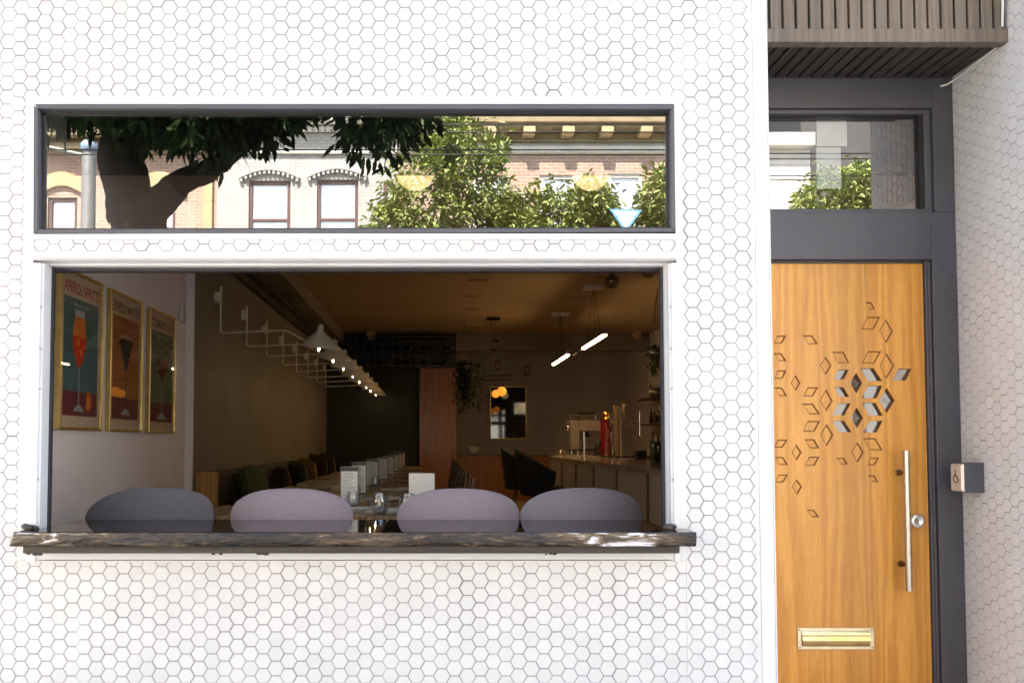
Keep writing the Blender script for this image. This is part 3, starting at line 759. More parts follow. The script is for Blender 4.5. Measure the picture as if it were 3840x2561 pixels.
fs = [(i*(secs+1)+k, (i+1)*(secs+1)+k, (i+1)*(secs+1)+k+1, i*(secs+1)+k+1) for i in range(n) for k in range(secs)]
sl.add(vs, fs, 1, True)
top = [vs[i*(secs+1)] for i in range(n + 1)]
sx_in0, sx_in1 = sx0 + .048, sx1 - .048
tv = [(p[0], p[1] + .0015, zs) for p in top] + [(p[0], -.004, zs) for p in top]
sl.add(tv, [(i, n+1+i, n+2+i, i+1) for i in range(n)], 0)
sl.add([vs[i*(secs+1)] for i in range(n+1)] + tv[:n+1], [(i, i+1, n+2+i, n+1+i) for i in range(n)], 0, True)
sl.box(sx_in0, sx_in1, -.0041, ys1, zs - .045, zs + .0000)
sl.m[-6:] = [0] * 6
e0 = vs[:secs+1]; e1 = vs[-(secs+1):]
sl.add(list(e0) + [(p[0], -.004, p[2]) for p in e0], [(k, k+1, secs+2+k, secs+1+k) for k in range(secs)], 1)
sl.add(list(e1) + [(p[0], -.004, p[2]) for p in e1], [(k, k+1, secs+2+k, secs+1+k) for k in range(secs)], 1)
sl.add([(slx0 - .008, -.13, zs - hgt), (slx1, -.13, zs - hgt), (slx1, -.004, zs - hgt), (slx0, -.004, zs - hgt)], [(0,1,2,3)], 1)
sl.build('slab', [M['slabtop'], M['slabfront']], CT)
sp_ = MB(); a, b = P(52, 1262, -.09), P(1561, 1262, -.09)
sp_.box(a.x, b.x, -.09, -.0095, P(800, 1270, -.09).z, zs - hgt - .0005)
M['bearer'] = wood('dark_stained_bearer', ((.028,.022,.018),(.055,.042,.035)), .5, 8, .6, axis='x')
sp_.build('bearer_board', M['bearer'], CT, bevel=.003)
rr = random.Random(4)
for u0, nn in ((70, 9), (590, 4), (1255, 3), (500, 2)):
    lm = MB()
    for k in range(nn):
        p = P(u0 + rr.uniform(-12, 24), 1271 + rr.uniform(-1, 1.5), -.085)
        lm.ball(p, rr.uniform(.003, .007), 8, 0, 1.8, 1, .8)
    lm.build('drip', M['bearer'], CT)
# shed rubber seal at both ends
for u0, u1, nm, lb in ((56, 82, 'sealant_lump', 'ragged dark sealant lump at the left end of the timber counter'), (1531, 1545, 'sealant_lump', 'small dark sealant lump at the right end of the timber counter')):
    so_ = MB(); rr = random.Random(u0)
    for k in range(14):
        p = P(u0 + (u1 - u0) * k / 13, 1217, -.03)
        so_.ball((p.x, -.03 + rr.uniform(-.01,.01), zs + .006 + rr.uniform(-.002,.006)), rr.uniform(.006,.012), 8, 0, 1.4, 1, .9)
    o = so_.build(nm, M['bearer']); tag(o, lb, 'sealant', 'sealant at the ends of the counter')

# ------------------------------------------------------------------ door button and cable
yb0, yb1 = .447, .532
bx_ = P(2213, 1095, yb0).x
z1, z0 = P(2230, 1062, yb0).z, P(2230, 1131, yb0).z
BT = thing('door_push_button', 'boxed door button with wheelchair symbol on the tiled side wall', 'door button', (XW, (yb0 + yb1)/2, (z0 + z1)/2))
BTB = MB(); BTB.box(bx_ + .002, XW - .0024, yb0, yb1, z0, z1)
BTB.build('housing', M['slate'], BT, bevel=.002)
plt = MB(); e_ = .008
oq = [(bx_ + .0015, yb0 + .001, z0 + .004), (bx_ + .0015, yb1, z0 + .004), (bx_ + .0015, yb1, z1 - .005), (bx_ + .0015, yb0 + .001, z1 - .005)]
iq = [(bx_ - .007, yb0 + .001 + e_*.9, z0 + .004 + e_), (bx_ - .007, yb1 - e_, z0 + .004 + e_), (bx_ - .007, yb1 - e_, z1 - .005 - e_), (bx_ - .007, yb0 + .001 + e_*.9, z1 - .005 - e_)]
plt.add(oq + iq, [(4,5,6,7),(0,1,5,4),(1,2,6,5),(2,3,7,6),(3,0,4,7)])
M['plate'] = mat('worn_nickel_plate', (.62,.56,.52), .42, .35, var=.12, scale=25, rvar=.1)
plt.build('push_plate', M['plate'], BT)
sy = MB(); cys = (yb0 + yb1) / 2; czs = (z0 + z1) / 2
def sp3(a, b): return (bx_ - .0076, cys - a, czs + b)
sy.ball(sp3(-.0035, .0265), .0046, 10, 0, .3, 1, 1)
sy.tube([sp3(-.0035,.021), sp3(-.0035,.003), sp3(.0095,.003), sp3(.0155,-.0115), sp3(.0205,-.0098)], .0021, 6)
sy.tube([sp3(-.0035,.0105), sp3(.0075,.0105)], .0018, 6)
sy.tube([sp3(-.001 + .0155*math.cos(R(w_)), -.0065 + .0155*math.sin(R(w_))) for w_ in range(105, 345, 15)], .0019, 6)
sy.build('wheelchair_symbol', M['symbol'], BT)
cb = MB()
cpts = [(xb - .022, yc - .003, ZT), (xb - .022, yc - .003, cz1 + .1), (xb - .026, yc - .003, cz1 + .006)]
cb.tube(cpts, .0045, 8)
cb.tube([(XW-.006, yc + .06, cz0 + .008), (XW-.007, .4, cz0 + .004), (XW-.006, .5, cz0 - .003), (XW-.009, .56, cz0 - .006), (XW-.03, .59, cz0 - .018), (XW-.055, .592, cz0 - .024)], .0042, 8)
tag(cb.build('white_cable', M['ivory']), 'thin white cable pinned along the brown canopy and the tiled wall', 'cable')
stk = MB()
ws = lambda a, b: (a, .0335, b)
c0, c1, c2 = P(1399, 480, .0335), P(1474, 482.5, .0335), P(1437, 534, .0335)
def tri(k, y):
    cx = (c0.x + c1.x + c2.x) / 3; cz = (c0.z + c1.z + c2.z) / 3
    return [(cx + (p.x - cx) * k, y, cz + (p.z - cz) * k) for p in (c0, c1, c2)]
stk.add(tri(1, .0332), [(0,1,2)], 0); stk.add(tri(.79, .0329), [(0,1,2)], 1)
cxx = (c0.x + c1.x) / 2; zt_ = c0.z
for sx_ in (-1, 1):                                     # unreadable pale script
    stk.tube([(cxx + sx_*.012 + sx_*k*.0033, .0325, zt_ - .027 + .003*math.sin(k*2.1 + sx_)) for k in range(9)], .0011, 5, 0)
for k, wd in enumerate((.016, .013, .010)):
    stk.add([(cxx - wd, .0326, zt_ - .044 - k*.006), (cxx + wd, .0326, zt_ - .044 - k*.006), (cxx + wd, .0326, zt_ - .0425 - k*.006), (cxx - wd, .0326, zt_ - .0425 - k*.006)], [(0,1,2,3)], 2)
M['stblue'] = mat('sticker_blue', (.16,.46,.85), .4, var=.05); M['stwhite'] = mat('sticker_white', (.70,.78,.82), .4, var=.03); M['stgrey'] = mat('sticker_grey_print', (.3,.38,.42), .5)
tag(stk.build('triangle_sticker', [M['stblue'], M['stwhite'], M['stgrey']]), 'blue edged triangular sticker low on the right of the transom glass', 'sticker')

# ------------------------------------------------------------------ posters
def poster(y0, y1, z0, z1, label, title, paint, flat):
    x = WX1
    T = thing('framed_poster', label, 'poster', (x, (y0+y1)/2, z0), 'framed cocktail posters on the side wall')
    f = MB(); d, wf = .034, .016
    f.box(x, x + d, y0, y0 + wf, z0, z1); f.box(x, x + d, y1 - wf, y1, z0, z1)
    f.box(x, x + d, y0 + wf, y1 - wf, z0, z0 + wf); f.box(x, x + d, y0 + wf, y1 - wf, z1 - wf, z1)
    f.build('frame', M['gold'], T, bevel=.002)
    pr = MB(); px = x + .018
    a0, a1, b0, b1 = y0 + wf, y1 - wf, z0 + wf, z1 - wf
    W_, H_ = a1 - a0, b1 - b0
    def fn(dx): return lambda a, b: (px + dx, a0 + a * W_, b0 + b * H_)
    f0, f1, f2, f3, f4 = fn(0), fn(.0006), fn(.0012), fn(.0018), fn(.0024)
    def rect(f, a, b, c, d, m): pr.add([f(a, c), f(b, c), f(b, d), f(a, d)], [(0,1,2,3)], m)
    rect(f0, 0, 1, 0, 1, 0)
    rect(f1, .09, .94, .235, .845, 1); rect(f1, .09, .94, .075, .2345, 2)
    put_text(pr, title, f1, .09, .94, .877, .948, 3, .016)
    paint(pr, f2, f3, f4)
    pr.build('print', flat, T)
    gl = MB(); gl.add([(x + .026, a0, b0), (x + .026, a1, b0), (x + .026, a1, b1), (x + .026, a0, b1)], [(0,1,2,3)])
    gl.build('glazing', M['pglass'], T)
def blob(pr, f, pts, m): pr.add([f(a, b) for a, b in pts], [tuple(range(len(pts)))], m)
def revpoly(prof, cx): return [(cx - w_, h) for w_, h in prof] + [(cx + w_, h) for w_, h in prof[::-1]]
def pm(n, c): return mat(n, c, .7, var=.12, scale=18)
cream = pm('poster_cream_paper', (.68,.53,.39)); maro = pm('poster_maroon', (.19,.035,.045))
def subtitle(pr, f, m):
    rr = random.Random(2)
    for k in range(11):
        if k == 6: continue
        a = .33 + k*.036; blob(pr, f, [(a, .795), (a + .022, .795), (a + .022, .795 + rr.uniform(.012,.024)), (a, .815)], m)
def spritz(pr, f2, f3, f4):
    cx = .47
    body = [(.035,.40),(.09,.45),(.155,.53),(.165,.60),(.14,.68),(.12,.73)]
    blob(pr, f2, revpoly([(.12,.73),(.115,.775)], cx), 6)
    blob(pr, f2, revpoly(body[:4], cx), 4); blob(pr, f2, revpoly(body[3:], cx), 5)
    for a, b, r in ((.43,.56,.05),(.52,.62,.055),(.44,.69,.05),(.5,.50,.04)):
        blob(pr, f3, [(a + r*math.cos(k*.7), b + r*.7*math.sin(k*.7)) for k in range(9)], 7)
        blob(pr, f4, [(a + r*.7*math.cos(k*.7), b + r*.45*math.sin(k*.7)) for k in range(9)], 5)
    blob(pr, f2, revpoly([(.013,.40),(.011,.15)], cx), 6); blob(pr, f2, revpoly([(.13,.105),(.10,.125),(.02,.15)], cx), 6)
    blob(pr, f2, [(.64,.12),(.72,.11),(.80,.15),(.79,.21),(.74,.23),(.68,.255)], 7); blob(pr, f3, [(.66,.13),(.72,.125),(.77,.155),(.76,.20),(.69,.235)], 5)
    subtitle(pr, f2, 6)
def espresso(pr, f2, f3, f4):
    cx = .52
    blob(pr, f2, revpoly([(.02,.44),(.19,.63),(.22,.66),(.18,.685)], cx), 4); blob(pr, f2, revpoly([(.17,.687),(.22,.70),(.12,.715)], cx), 5)
    blob(pr, f2, revpoly([(.03,.435),(.05,.46),(.02,.48)], cx), 6)
    blob(pr, f2, revpoly([(.011,.44),(.011,.15)], cx), 4); blob(pr, f2, revpoly([(.15,.11),(.11,.135),(.03,.155)], cx), 6)
    subtitle(pr, f2, 2)
def cosmo(pr, f2, f3, f4):
    cx = .52
    blob(pr, f2, revpoly([(.02,.42),(.20,.56),(.22,.58)], cx), 4); blob(pr, f3, revpoly([(.20,.57),(.24,.60),(.22,.61)], cx), 5)
    blob(pr, f2, revpoly([(.012,.42),(.012,.16)], cx), 6); blob(pr, f2, revpoly([(.17,.10),(.14,.125),(.03,.155)], cx), 6)
    subtitle(pr, f2, 6)
redt = pm('poster_red_lettering', (.50,.03,.035)); dkt = pm('poster_dark_lettering', (.10,.05,.035))
glas = pm('poster_pale_glass', (.42,.48,.52)); oran = pm('poster_orange', (.95,.27,.04))
poster(1.50, 2.09, 1.52, 2.42, 'teal cocktail poster headed APEROL SPRITZ in a gold frame', 'APEROL SPRITZ', spritz,
       [cream, pm('poster_teal', (.070,.165,.185)), maro, redt, pm('poster_drink_red', (.85,.04,.015)), oran, glas, pm('poster_slice_orange', (.80,.13,.02))])
poster(2.213, 2.80, 1.52, 2.42, 'orange brown cocktail poster headed ESPRESSO MARTINI in a gold frame', 'ESPRESSO MARTINI', espresso,
       [cream, pm('poster_burnt_orange', (.46,.155,.045)), maro, dkt, pm('poster_black_drink', (.012,.01,.01)), pm('poster_foam', (.45,.3,.26)), glas])
poster(2.944, 3.55, 1.52, 2.42, 'green cocktail poster headed COSMOPOLITAN in a gold frame', 'COSMOPOLITAN', cosmo,
       [cream, pm('poster_sage', (.17,.21,.12)), maro, dkt, pm('poster_drink_maroon', (.16,.02,.03)), pm('poster_drink_rim', (.30,.10,.11)), glas])
sn = MB(); sn.box(WX1, WX1 + .035, 3.72, 3.80, 2.42, 2.56)
tag(sn.build('motion_sensor', M['white'], bevel=.008), 'small white sensor box high on the pale wall after the posters', 'sensor')

# ------------------------------------------------------------------ wall lamps
def make_lamp():
    root = thing('wall_lamp', '', 'wall lamp', (0,0,0), 'swing arm wall lamps along the side wall')
    pl = MB(); pl.lathe([(.0001,.045),(.05,.043),(.055,.035),(.055,0)], (0,0,0), 24, 0, Matrix.Rotation(R(90),3,'Y'))
    pl.build('wall_plate', M['ivory'], root)
    ar = MB()
    ar.tube([(.05,0,.10),(.05,0,-.08)], .011, 10)
    ar.tube([(.05,0,-.08),(.05,0,-.30),(.056,0,-.318),(.075,0,-.325),(.62,0,-.30),(.655,0,-.305),(.83,0,-.40),(.86,0,-.412)], 0.0085, 8)
    ar.tube([(.83,0,-.40),(.86,0,-.415)], .009, 10, 1)
    ar.build('arm', [M['ivory'], M['brass']], root)
    sh = MB(); n = 28; rows = 10; vs = []
    RM = Matrix.Rotation(R(9), 3, 'X') @ Matrix.Rotation(R(7), 3, 'Y')
    prof = [(.0001,.112),(.013,.110),(.017,.10),(.018,.072),(.026,.060),(.05,.040),(.08,.012),(.105,-.020),(.122,-.045)]
    for r_, z in prof:
        for k in range(n):
            w_ = 2*math.pi*k/n
            ex = 1.22 if math.cos(w_) > 0 else .9
            q = RM @ Vector((r_*math.cos(w_)*ex, r_*math.sin(w_)*.9, z))
            vs.append(q * 1.32 + Vector((.945, 0, -.395)))
    sh.add(vs, [(i*n+k, i*n+(k+1)%n, (i+1)*n+(k+1)%n, (i+1)*n+k) for i in range(len(prof)-1) for k in range(n)], 0, True)
    o = sh.build('lamp_shade', M['ivory'], root)
    m_ = o.modifiers.new('thick', 'SOLIDIFY'); m_.thickness = .003
    bb = MB(); bb.lathe([(.0001,.0),(.005,.004),(.0085,.014),(.0085,.022),(.005,.04),(.002,.052)], (.945,0,-.488), 12)
    bb.build('bulb', M['bulb'], root)
    return root
lamp = make_lamp()
for k in range(8):
    o = lamp if k == 0 else copy_tree(lamp)
    o.location = (WX2, 4.60 + 1.06 * k, 2.77)
    o.rotation_euler.z = R((0, 4, -3, 5, -4, 2, -5, 3)[k])
    o['label'] = f'ivory swing arm wall lamp with lit bulb, {ORD[k]} in the row from the window'

# ------------------------------------------------------------------ banquette, cushions, tables
BN = thing('banquette', 'long olive padded bench with oak end panel along the left wall', 'bench', (-1.7, 8.2, FZ))
ya, yz = 4.02, 12.4
i_ = MB(); i_.box(WX2 + .002, -1.83, ya + .031, yz, FZ + .3, 1.20); i_.build('backrest', M['olivefab'], BN, bevel=.03)
i_ = MB(); i_.box(-1.829, -1.38, ya + .031, yz, FZ + .3, FZ + .45); i_.build('seat', M['olivefab'], BN, bevel=.03)
i_ = MB(); i_.box(WX2 + .002, -1.42, ya + .04, yz, FZ, FZ + .299); i_.build('plinth', M['chairwood'], BN)
i_ = MB(); i_.box(WX2 + .002, -1.815, ya, ya + .03, FZ, 1.205); i_.box(-1.8145, -1.37, ya, ya + .03, FZ, FZ + .46); i_.build('end_panel', M['oakend'], BN, bevel=.003)
def cushion(y, sz, m, lean, label):
    mb = MB(); n = 12; vs = []
    for side in (1, -1):
        for i in range(n + 1):
            for j in range(n + 1):
                a, b = i/n*2-1, j/n*2-1
                e = max(0, (1 - a*a) * (1 - b*b)) ** .42
                pin = 1 - .10 * (abs(a) * abs(b)) ** 2 - .05*(1-abs(a))*abs(b) - .05*(1-abs(b))*abs(a)
                vs.append((side * .07 * e, a * sz * pin, b * sz * pin))
    q = (n+1)**2
    fs = [(i*(n+1)+j, (i+1)*(n+1)+j, (i+1)*(n+1)+j+1, i*(n+1)+j+1) for i in range(n) for j in range(n)]
    mb.add(vs, fs + [tuple(q + k for k in f[::-1]) for f in fs], 0, True)
    mb.xf(Matrix.Translation((-1.70, y, FZ + .45 + sz * .98)) @ Matrix.Rotation(R(-14), 4, 'Y') @ Matrix.Rotation(R(lean), 4, 'Z') @ Matrix.Rotation(R(lean * .4), 4, 'X'))
    tag(mb.build('cushion', m), label, 'cushion', 'cushions along the bench')
cushion(4.55, .20, M['green'], 25, 'knitted green cushion at the oak end of the bench')
cushion(5.05, .22, M['green'], -12, 'knitted green cushion slumped second along the bench from the oak end')
cushion(6.5, .19, M['brownc'], 30, 'plain brown cushion between the green and mustard cushions')
cushion(7.55, .21, M['green'], 35, 'dark green cushion just before the mustard cushion')
cushion(8.3, .22, M['mustard'], 38, 'mustard yellow cushion leaning on the dark bench')
cushion(9.35, .24, M['brownc'], 38, 'tall brown cushion just after the mustard cushion')
cushion(10.4, .24, M['brownc'], 35, 'brown cushion at the dark far end of the bench')

TZ = 1.115
def make_table(wx0, wx1, dy):
    root = thing('dining_table', '', 'table', (0,0,0), 'timber dining tables in a row')
    i_ = MB(); i_.box(wx0, wx1, 0, dy, -.03, 0); i_.build('table_top', M['tablewood'], root, bevel=.003)
    for sx in (wx0 + .08, wx1 - .08):
        for sy_ in (.07, dy - .07):
            l = MB(); l.tube([(sx, sy_, -.031), (sx, sy_, -(TZ - FZ))], [.024, .018], 10); l.build('leg', M['blackm'], root)
    for ya_ in (.05, dy - .07):
        i_ = MB(); i_.box(wx0 + .06, wx1 - .06, ya_, ya_ + .02, -.1, -.031); i_.build('apron', M['chairwood'], root)
    return root
TY0, TP = .87, 1.075
t1 = make_table(-1.13, .12, .66); t1.location = (0, TY0 - .07, TZ); t1['label'] = 'broad timber table nearest the window chairs, with napkins and glasses'
tp = make_table(-1.13, -.17, .70)
for k in range(1, 8):
    o = tp if k == 1 else copy_tree(tp)
    o.location = (0, TY0 - .22 + TP * k, TZ)
    o['label'] = f'narrow timber table, {ORD[k]} of the table row counted from the window'
def make_menu(dark):
    root = thing('menu_stand', '', 'menu stand', (0,0,0), 'upright drinks menus on the tables')
    i_ = MB(); i_.box(0, .097, 0, .006, .004, .21); i_.build('board', M['menuback'], root, bevel=.001)
    i_ = MB(); i_.add([(.006,-.0006,.008),(.091,-.0006,.008),(.091,-.0006,.185),(.006,-.0006,.185)], [(0,1,2,3)], 0)
    rr = random.Random(3)
    for k in range(22):
        z = .175 - k * .0073; wd = rr.uniform(.045, .077)
        i_.add([(.011,-.0011,z),(.011+wd,-.0011,z),(.011+wd,-.0011,z+.0022),(.011,-.0011,z+.0022)], [(0,1,2,3)], 1)
    i_.build('menu_sheet', [M['paper'], M['symbol2']], root)
    i_ = MB(); i_.box(.004, .093, -.012, -.0015, .187, .205); i_.build('clip', M['blackm'], root, bevel=.001)
    i_ = MB(); i_.box(.01, .087, -.02, .03, 0, .0038); i_.build('foot', M['blackm'], root)
    return root
M['menuback'] = mat('grey_green_menu_board', (.16,.17,.155), .6, var=.1); M['symbol2'] = mat('grey_menu_print', (.22,.22,.25), .8)
mn = make_menu(0)
mys = [4.44, 5.54, 6.6, 7.7, 8.85, 9.95, 11.05, 12.1]
mxs = [-.494, -.541, -.533, -.52, -.52, -.52, -.52, -.52]
for k in range(8):
    o = mn if k == 0 else copy_tree(mn)
    o.location = (mxs[k], mys[k] - CAMD, TZ)
    o['label'] = f'upright slim drinks menu with dark clip, {ORD[k]} in the line from the window'
cd = MB(); cd.box(-.132, -.004, 4.33 - CAMD, 4.336 - CAMD, TZ, TZ + .178); cd.box(-.132, -.004, 4.345 - CAMD, 4.351 - CAMD, TZ, TZ + .178); cd.box(-.0035, .0, 4.33 - CAMD, 4.351 - CAMD, TZ, TZ + .178)
tag(cd.build('table_card', M['paper'], bevel=.001), 'blank white card standing on the table behind the window chairs', 'card')
def napkin(x, y, w_, d, label, m, wav=.006):
    mb = MB(); n = 14; vs = []
    rr = random.Random(int(x*1000 + y*77))
    ph = rr.uniform(0, 6)
    for lay in (0, 1, 2):
        for i in range(n + 1):
            for j in range(5):
                a, b = i / n, j / 4
                z = .002 + lay * .005 + wav * (1 + math.sin(a * 7 + ph + lay)) * (.4 + .6*b) * .6
                vs.append((x + a * w_ + lay*.004, y + b * d - lay*.006, TZ + z))
    fs = [(l*(n+1)*5 + i*5+j, l*(n+1)*5 + (i+1)*5+j, l*(n+1)*5 + (i+1)*5+j+1, l*(n+1)*5 + i*5+j+1) for l in range(3) for i in range(n) for j in range(4)]
    mb.add(vs, fs, 0, True)
    o = mb.build('napkin', m); tag(o, label, 'napkin', 'folded napkins and paper mats on the tables')
    so_ = o.modifiers.new('thick', 'SOLIDIFY'); so_.thickness = .002
napkin(-.44, 4.16 - CAMD, .28, .09, 'white folded napkin on the broad table, left of the window glass', M['cloth'])
napkin(-.33, 4.02 - CAMD, .20, .08, 'white folded napkin on the broad table, behind the window glass', M['cloth'])
napkin(-.40, 4.86 - CAMD, .22, .14, 'thick white napkin curling at the front of the second table', M['cloth'], .014)
napkin(-.98, 5.02 - CAMD, .26, .12, 'white napkin stack at the wall side of the second table', M['cloth'])
napkin(-.38, 5.85 - CAMD, .24, .14, 'white napkin curling on the third table', M['cloth'], .012)
napkin(-.98, 5.95 - CAMD, .24, .12, 'pale napkin at the wall side of the third table', M['kraft'])
napkin(-.42, 6.95 - CAMD, .26, .22, 'brown paper mat on the fourth table', M['kraft'], .01)
napkin(-.40, 8.0 - CAMD, .26, .22, 'brown paper mat on the fifth table', M['kraft'], .01)
napkin(-.40, 9.1 - CAMD, .26, .22, 'brown paper mat on the sixth table', M['kraft'], .01)
napkin(-.40, 10.2 - CAMD, .28, .22, 'brown paper mat on the seventh table', M['kraft'], .01)
def tumbler(x, y, h, label, r=.038):
    mb = MB()
    mb.lathe([(.0001,.003),(r*.62,.003),(r*.95,h*.28),(r*1.0,h*.45),(r*.88,h*.75),(r*.74,h)], (x, y, TZ), 22)
    mb.lathe([(r*.72,h),(r*.85,h*.75),(r*.96,h*.45),(r*.9,h*.3),(r*.55,.010),(.0001,.010)], (x, y, TZ), 22)
    tag(mb.build('tumbler', M['tumbler']), label, 'glass', 'stemless glasses on the tables')
tumbler(-.258, 3.98 - CAMD, .10, 'clear stemless glass upright nearest the counter between the mauve chairs', .046)
tumbler(-.128, 4.02 - CAMD, .095, 'clear stemless glass half hidden by the right mauve chair', .044)
tumbler(-.42, 4.36 - CAMD, .085, 'clear stemless glass in front of the nearest menu')
tumbler(-.44, 6.30 - CAMD, .085, 'clear stemless glass in front of the third menu')
tumbler(-.50, 5.32 - CAMD, .075, 'clear stemless glass beside the second menu')

# dining chairs at the right of the tables
def make_wood_chair():
    root = thing('slatted_chair', '', 'chair', (0,0,0), 'brown slatted chairs at the tables')
    i_ = MB(); i_.box(-.20, .20, -.21, .21, .43, .46); i_.build('seat', M['chairwood'], root, bevel=.008)
    for sx, sy_ in ((-.18,-.18),(-.18,.18)):
        l = MB(); l.tube([(sx,sy_,.43),(sx-.01,sy_,0)], [.018,.014], 8); l.build('leg', M['chairwood'], root)
    for sy_ in (-.19, .19):
        l = MB(); l.tube([(.20,sy_,0),(.19,sy_,.44),(.25,sy_,.88)], [.014,.018,.014], 8); l.build('leg', M['chairwood'], root)
    i_ = MB()
    for k in range(6): i_.box(.205 + k*.007, .220 + k*.007, -.185, .185, .56 + k*.055, .592 + k*.055)
    i_.build('backrest', M['chairwood'], root, bevel=.004)
    return root
wc = make_wood_chair()
for k in range(6):
    o = wc if k == 0 else copy_tree(wc)
    o.location = (-.02, TY0 + .13 + TP * (k + 1), FZ)
    o['label'] = f'brown slatted wooden chair at the aisle side of the {ORD[k+1]} table'

# ------------------------------------------------------------------ the four window chairs
def window_chair(felt, label, x, y, rz, ztop=1.252, hw=.256, skew=0.0):
    root = thing('window_chair', label, 'chair', (0,0,0), 'felt chairs at the window counter')
    zc_ = .778; hh = ztop - FZ - zc_
    bk = MB(); nu, nv = 44, 18; vs = []
    for side in (1, -1):
        for i in range(nu + 1):
            w_ = 2*math.pi*i/nu
            for j in range(nv + 1):
                rr_ = j / nv
                ca, sa = math.cos(w_), math.sin(w_)
                e = 2.35 - skew * ca * 1.9
                if skew > .1: ca *= 1 + .10 * ca
                px = math.copysign(abs(ca) ** (2/e), ca) * hw * rr_
                pz = math.copysign(abs(sa) ** (2/e), sa) * hh * rr_
                if pz < 0: pz *= 2.0
                th = .034 * max(0, 1 - rr_ ** 2.6) ** .5
                yy = .0 - (px ** 2) * .85
                vs.append((px, yy - side * th, zc_ + pz + .0))
    q = (nu+1)*(nv+1)
    fs = [(i*(nv+1)+j, (i+1)*(nv+1)+j, (i+1)*(nv+1)+j+1, i*(nv+1)+j+1) for i in range(nu) for j in range(nv)]
    bk.add(vs, fs + [tuple(q + k for k in f[::-1]) for f in fs], 0, True)
    bk.build('backrest', felt, root)
    st_ = MB(); prof = [(.0001,.39),(.20,.39),(.235,.405),(.245,.43),(.235,.455),(.19,.47),(.0001,.475)]
    st_.lathe(prof, (0,-.22,0), 28); st_.build('seat', felt, root)
    l = MB(); l.tube([(-.12,-.05,.41),(-.13,.0,.55),(-.12,.02,.66)], .012, 8); l.tube([(.12,-.05,.41),(.13,.0,.55),(.12,.02,.66)], .012, 8); l.build('back_support', M['blackm'], root)
    for sx, sy_ in ((-.15,-.37),(.15,-.37),(-.15,-.07),(.15,-.07)):
        l = MB(); l.tube([(sx,sy_,.40),(sx*1.35,sy_+(.06 if sy_>-.2 else -.06),0)], [.016,.011], 8); l.build('leg', M['blackm'], root)
    root.location = (x, y, FZ); root.rotation_euler.z = R(180 + rz)
    return root
yc_ = 3.485 - CAMD
for u, felt, rz, lab, zt in ((352, M['slatefelt'], 8, 'dark slate felt chair at the left end of the timber counter', 1119),
                         (665, M['mauve'], 0, 'mauve felt chair beside the slate chair, left of the tables', 1121),
                         (1053, M['mauve'], 0, 'mauve felt chair in front of the white table card', 1121),
                         (1341, M['lilacfelt'], 3, 'lilac grey felt chair below the bar at the right of the counter', 1119.5)):
    p = P(u, zt, yc_)
    window_chair(felt, lab, p.x, yc_, rz, p.z, .256, (.24 if felt is M['slatefelt'] else .03))

# ------------------------------------------------------------------ bar
BZ = 1.26
bX = 1.575
BR = thing('bar_counter', 'long bar with pale stone top and taupe panelled front', 'bar', (2.0, 6.5, FZ))
pts = [(bX, 2.2), (bX, 6.2), (bX + .0, 7.2), (bX + .02, 8.3), (bX + .06, 9.3), (bX + .16, 9.9), (bX + .4, 10.4), (bX + .62, 10.45), (2.3, 10.45), (2.3, 2.2)]
i_ = MB(); i_.prism(pts, lambda a, b, h: (a, b, h), BZ - .035, BZ); M['stone'] = mat('polished_stone_bar_top', (.55,.45,.35), .14, var=.18, scale=12, spec=.6)
i_.build('bar_top', M['stone'], BR, bevel=.004)
i_ = MB(); i_.prism([(p[0] + (.06 if p[0] < 2.25 else -.01), p[1] + (.05 if p[1] < 3 else -.06)) for p in pts], lambda a, b, h: (a, b, h), FZ, BZ - .0355)
M['barfront'] = mat('pale_taupe_bar_panel', (.60,.56,.51), .6, var=.08, scale=2)
i_.build('bar_front', M['barfront'], BR)
for k in range(5):
    i_ = MB(); i_.box(bX + .045, bX + .0605, 3.4 + k*1.1, 3.42 + k*1.1, FZ + .1, BZ - .05)
    i_.build('bar_front_batten', M['chairwood'], BR)
# beer towers
def bar_pt(u, v): return None
BY = 10.9 - CAMD
TA = thing('beer_tower', 'red cylinder beer tower with a copper cap and vertical white lettering', 'beer tower', (P(1392,1045,BY).x, BY, BZ))
sc2 = (BY + CAMD) / 1944.0
cx = TA.location.x
rr_ = 12.5 * sc2
h1 = (1046 - 948) * sc2
i_ = MB(); i_.lathe([(rr_,.0),(rr_,h1*.86),(rr_*.98,h1*.87)], (cx, BY, BZ + .001), 32)
M['redenam'] = mat('red_enamel', (.40,.012,.012), .22, var=.1); M['copper'] = mat('polished_copper', (.85,.36,.12), .18, 1.0, var=.1)
i_.build('column', M['redenam'], TA)
i_ = MB(); i_.lathe([(rr_*1.12,h1*.87),(rr_*1.12,h1*.90),(rr_*.95,h1*.91),(rr_*.92,h1*.98),(rr_*.75,h1*1.03),(rr_*.4,h1*1.06),(.0001,h1*1.07)], (cx, BY, BZ + .001), 32)
i_.build('cap', M['copper'], TA)
i_ = MB()
vs, fs = text_mesh('BIRRA MORETTI')
i_.add([(cx + (rr_*1.01) * math.sin(R(6) + (-(v.y) + .5) * .62), BY - (rr_*1.015) * math.cos(R(6) + (-(v.y) + .5) * .62), BZ + h1*(.09 + .72 * v.x)) for v in vs], fs)
M['lettering'] = mat('cream_lettering', (.75,.62,.5), .5, var=.03)
i_.build('lettering', M['lettering'], TA)
i_ = MB(); i_.lathe([(rr_*1.25,0),(rr_*1.25,.02),(rr_*1.02,.03)], (cx, BY, BZ + .0005), 28); i_.build('base_ring', M['bronze'], TA)
TB = thing('tap_tower', 'steel tap tower with a tall pale timber face and a tap arm', 'beer tower', (P(1417,1046,BY-.15).x, BY - .15, BZ))
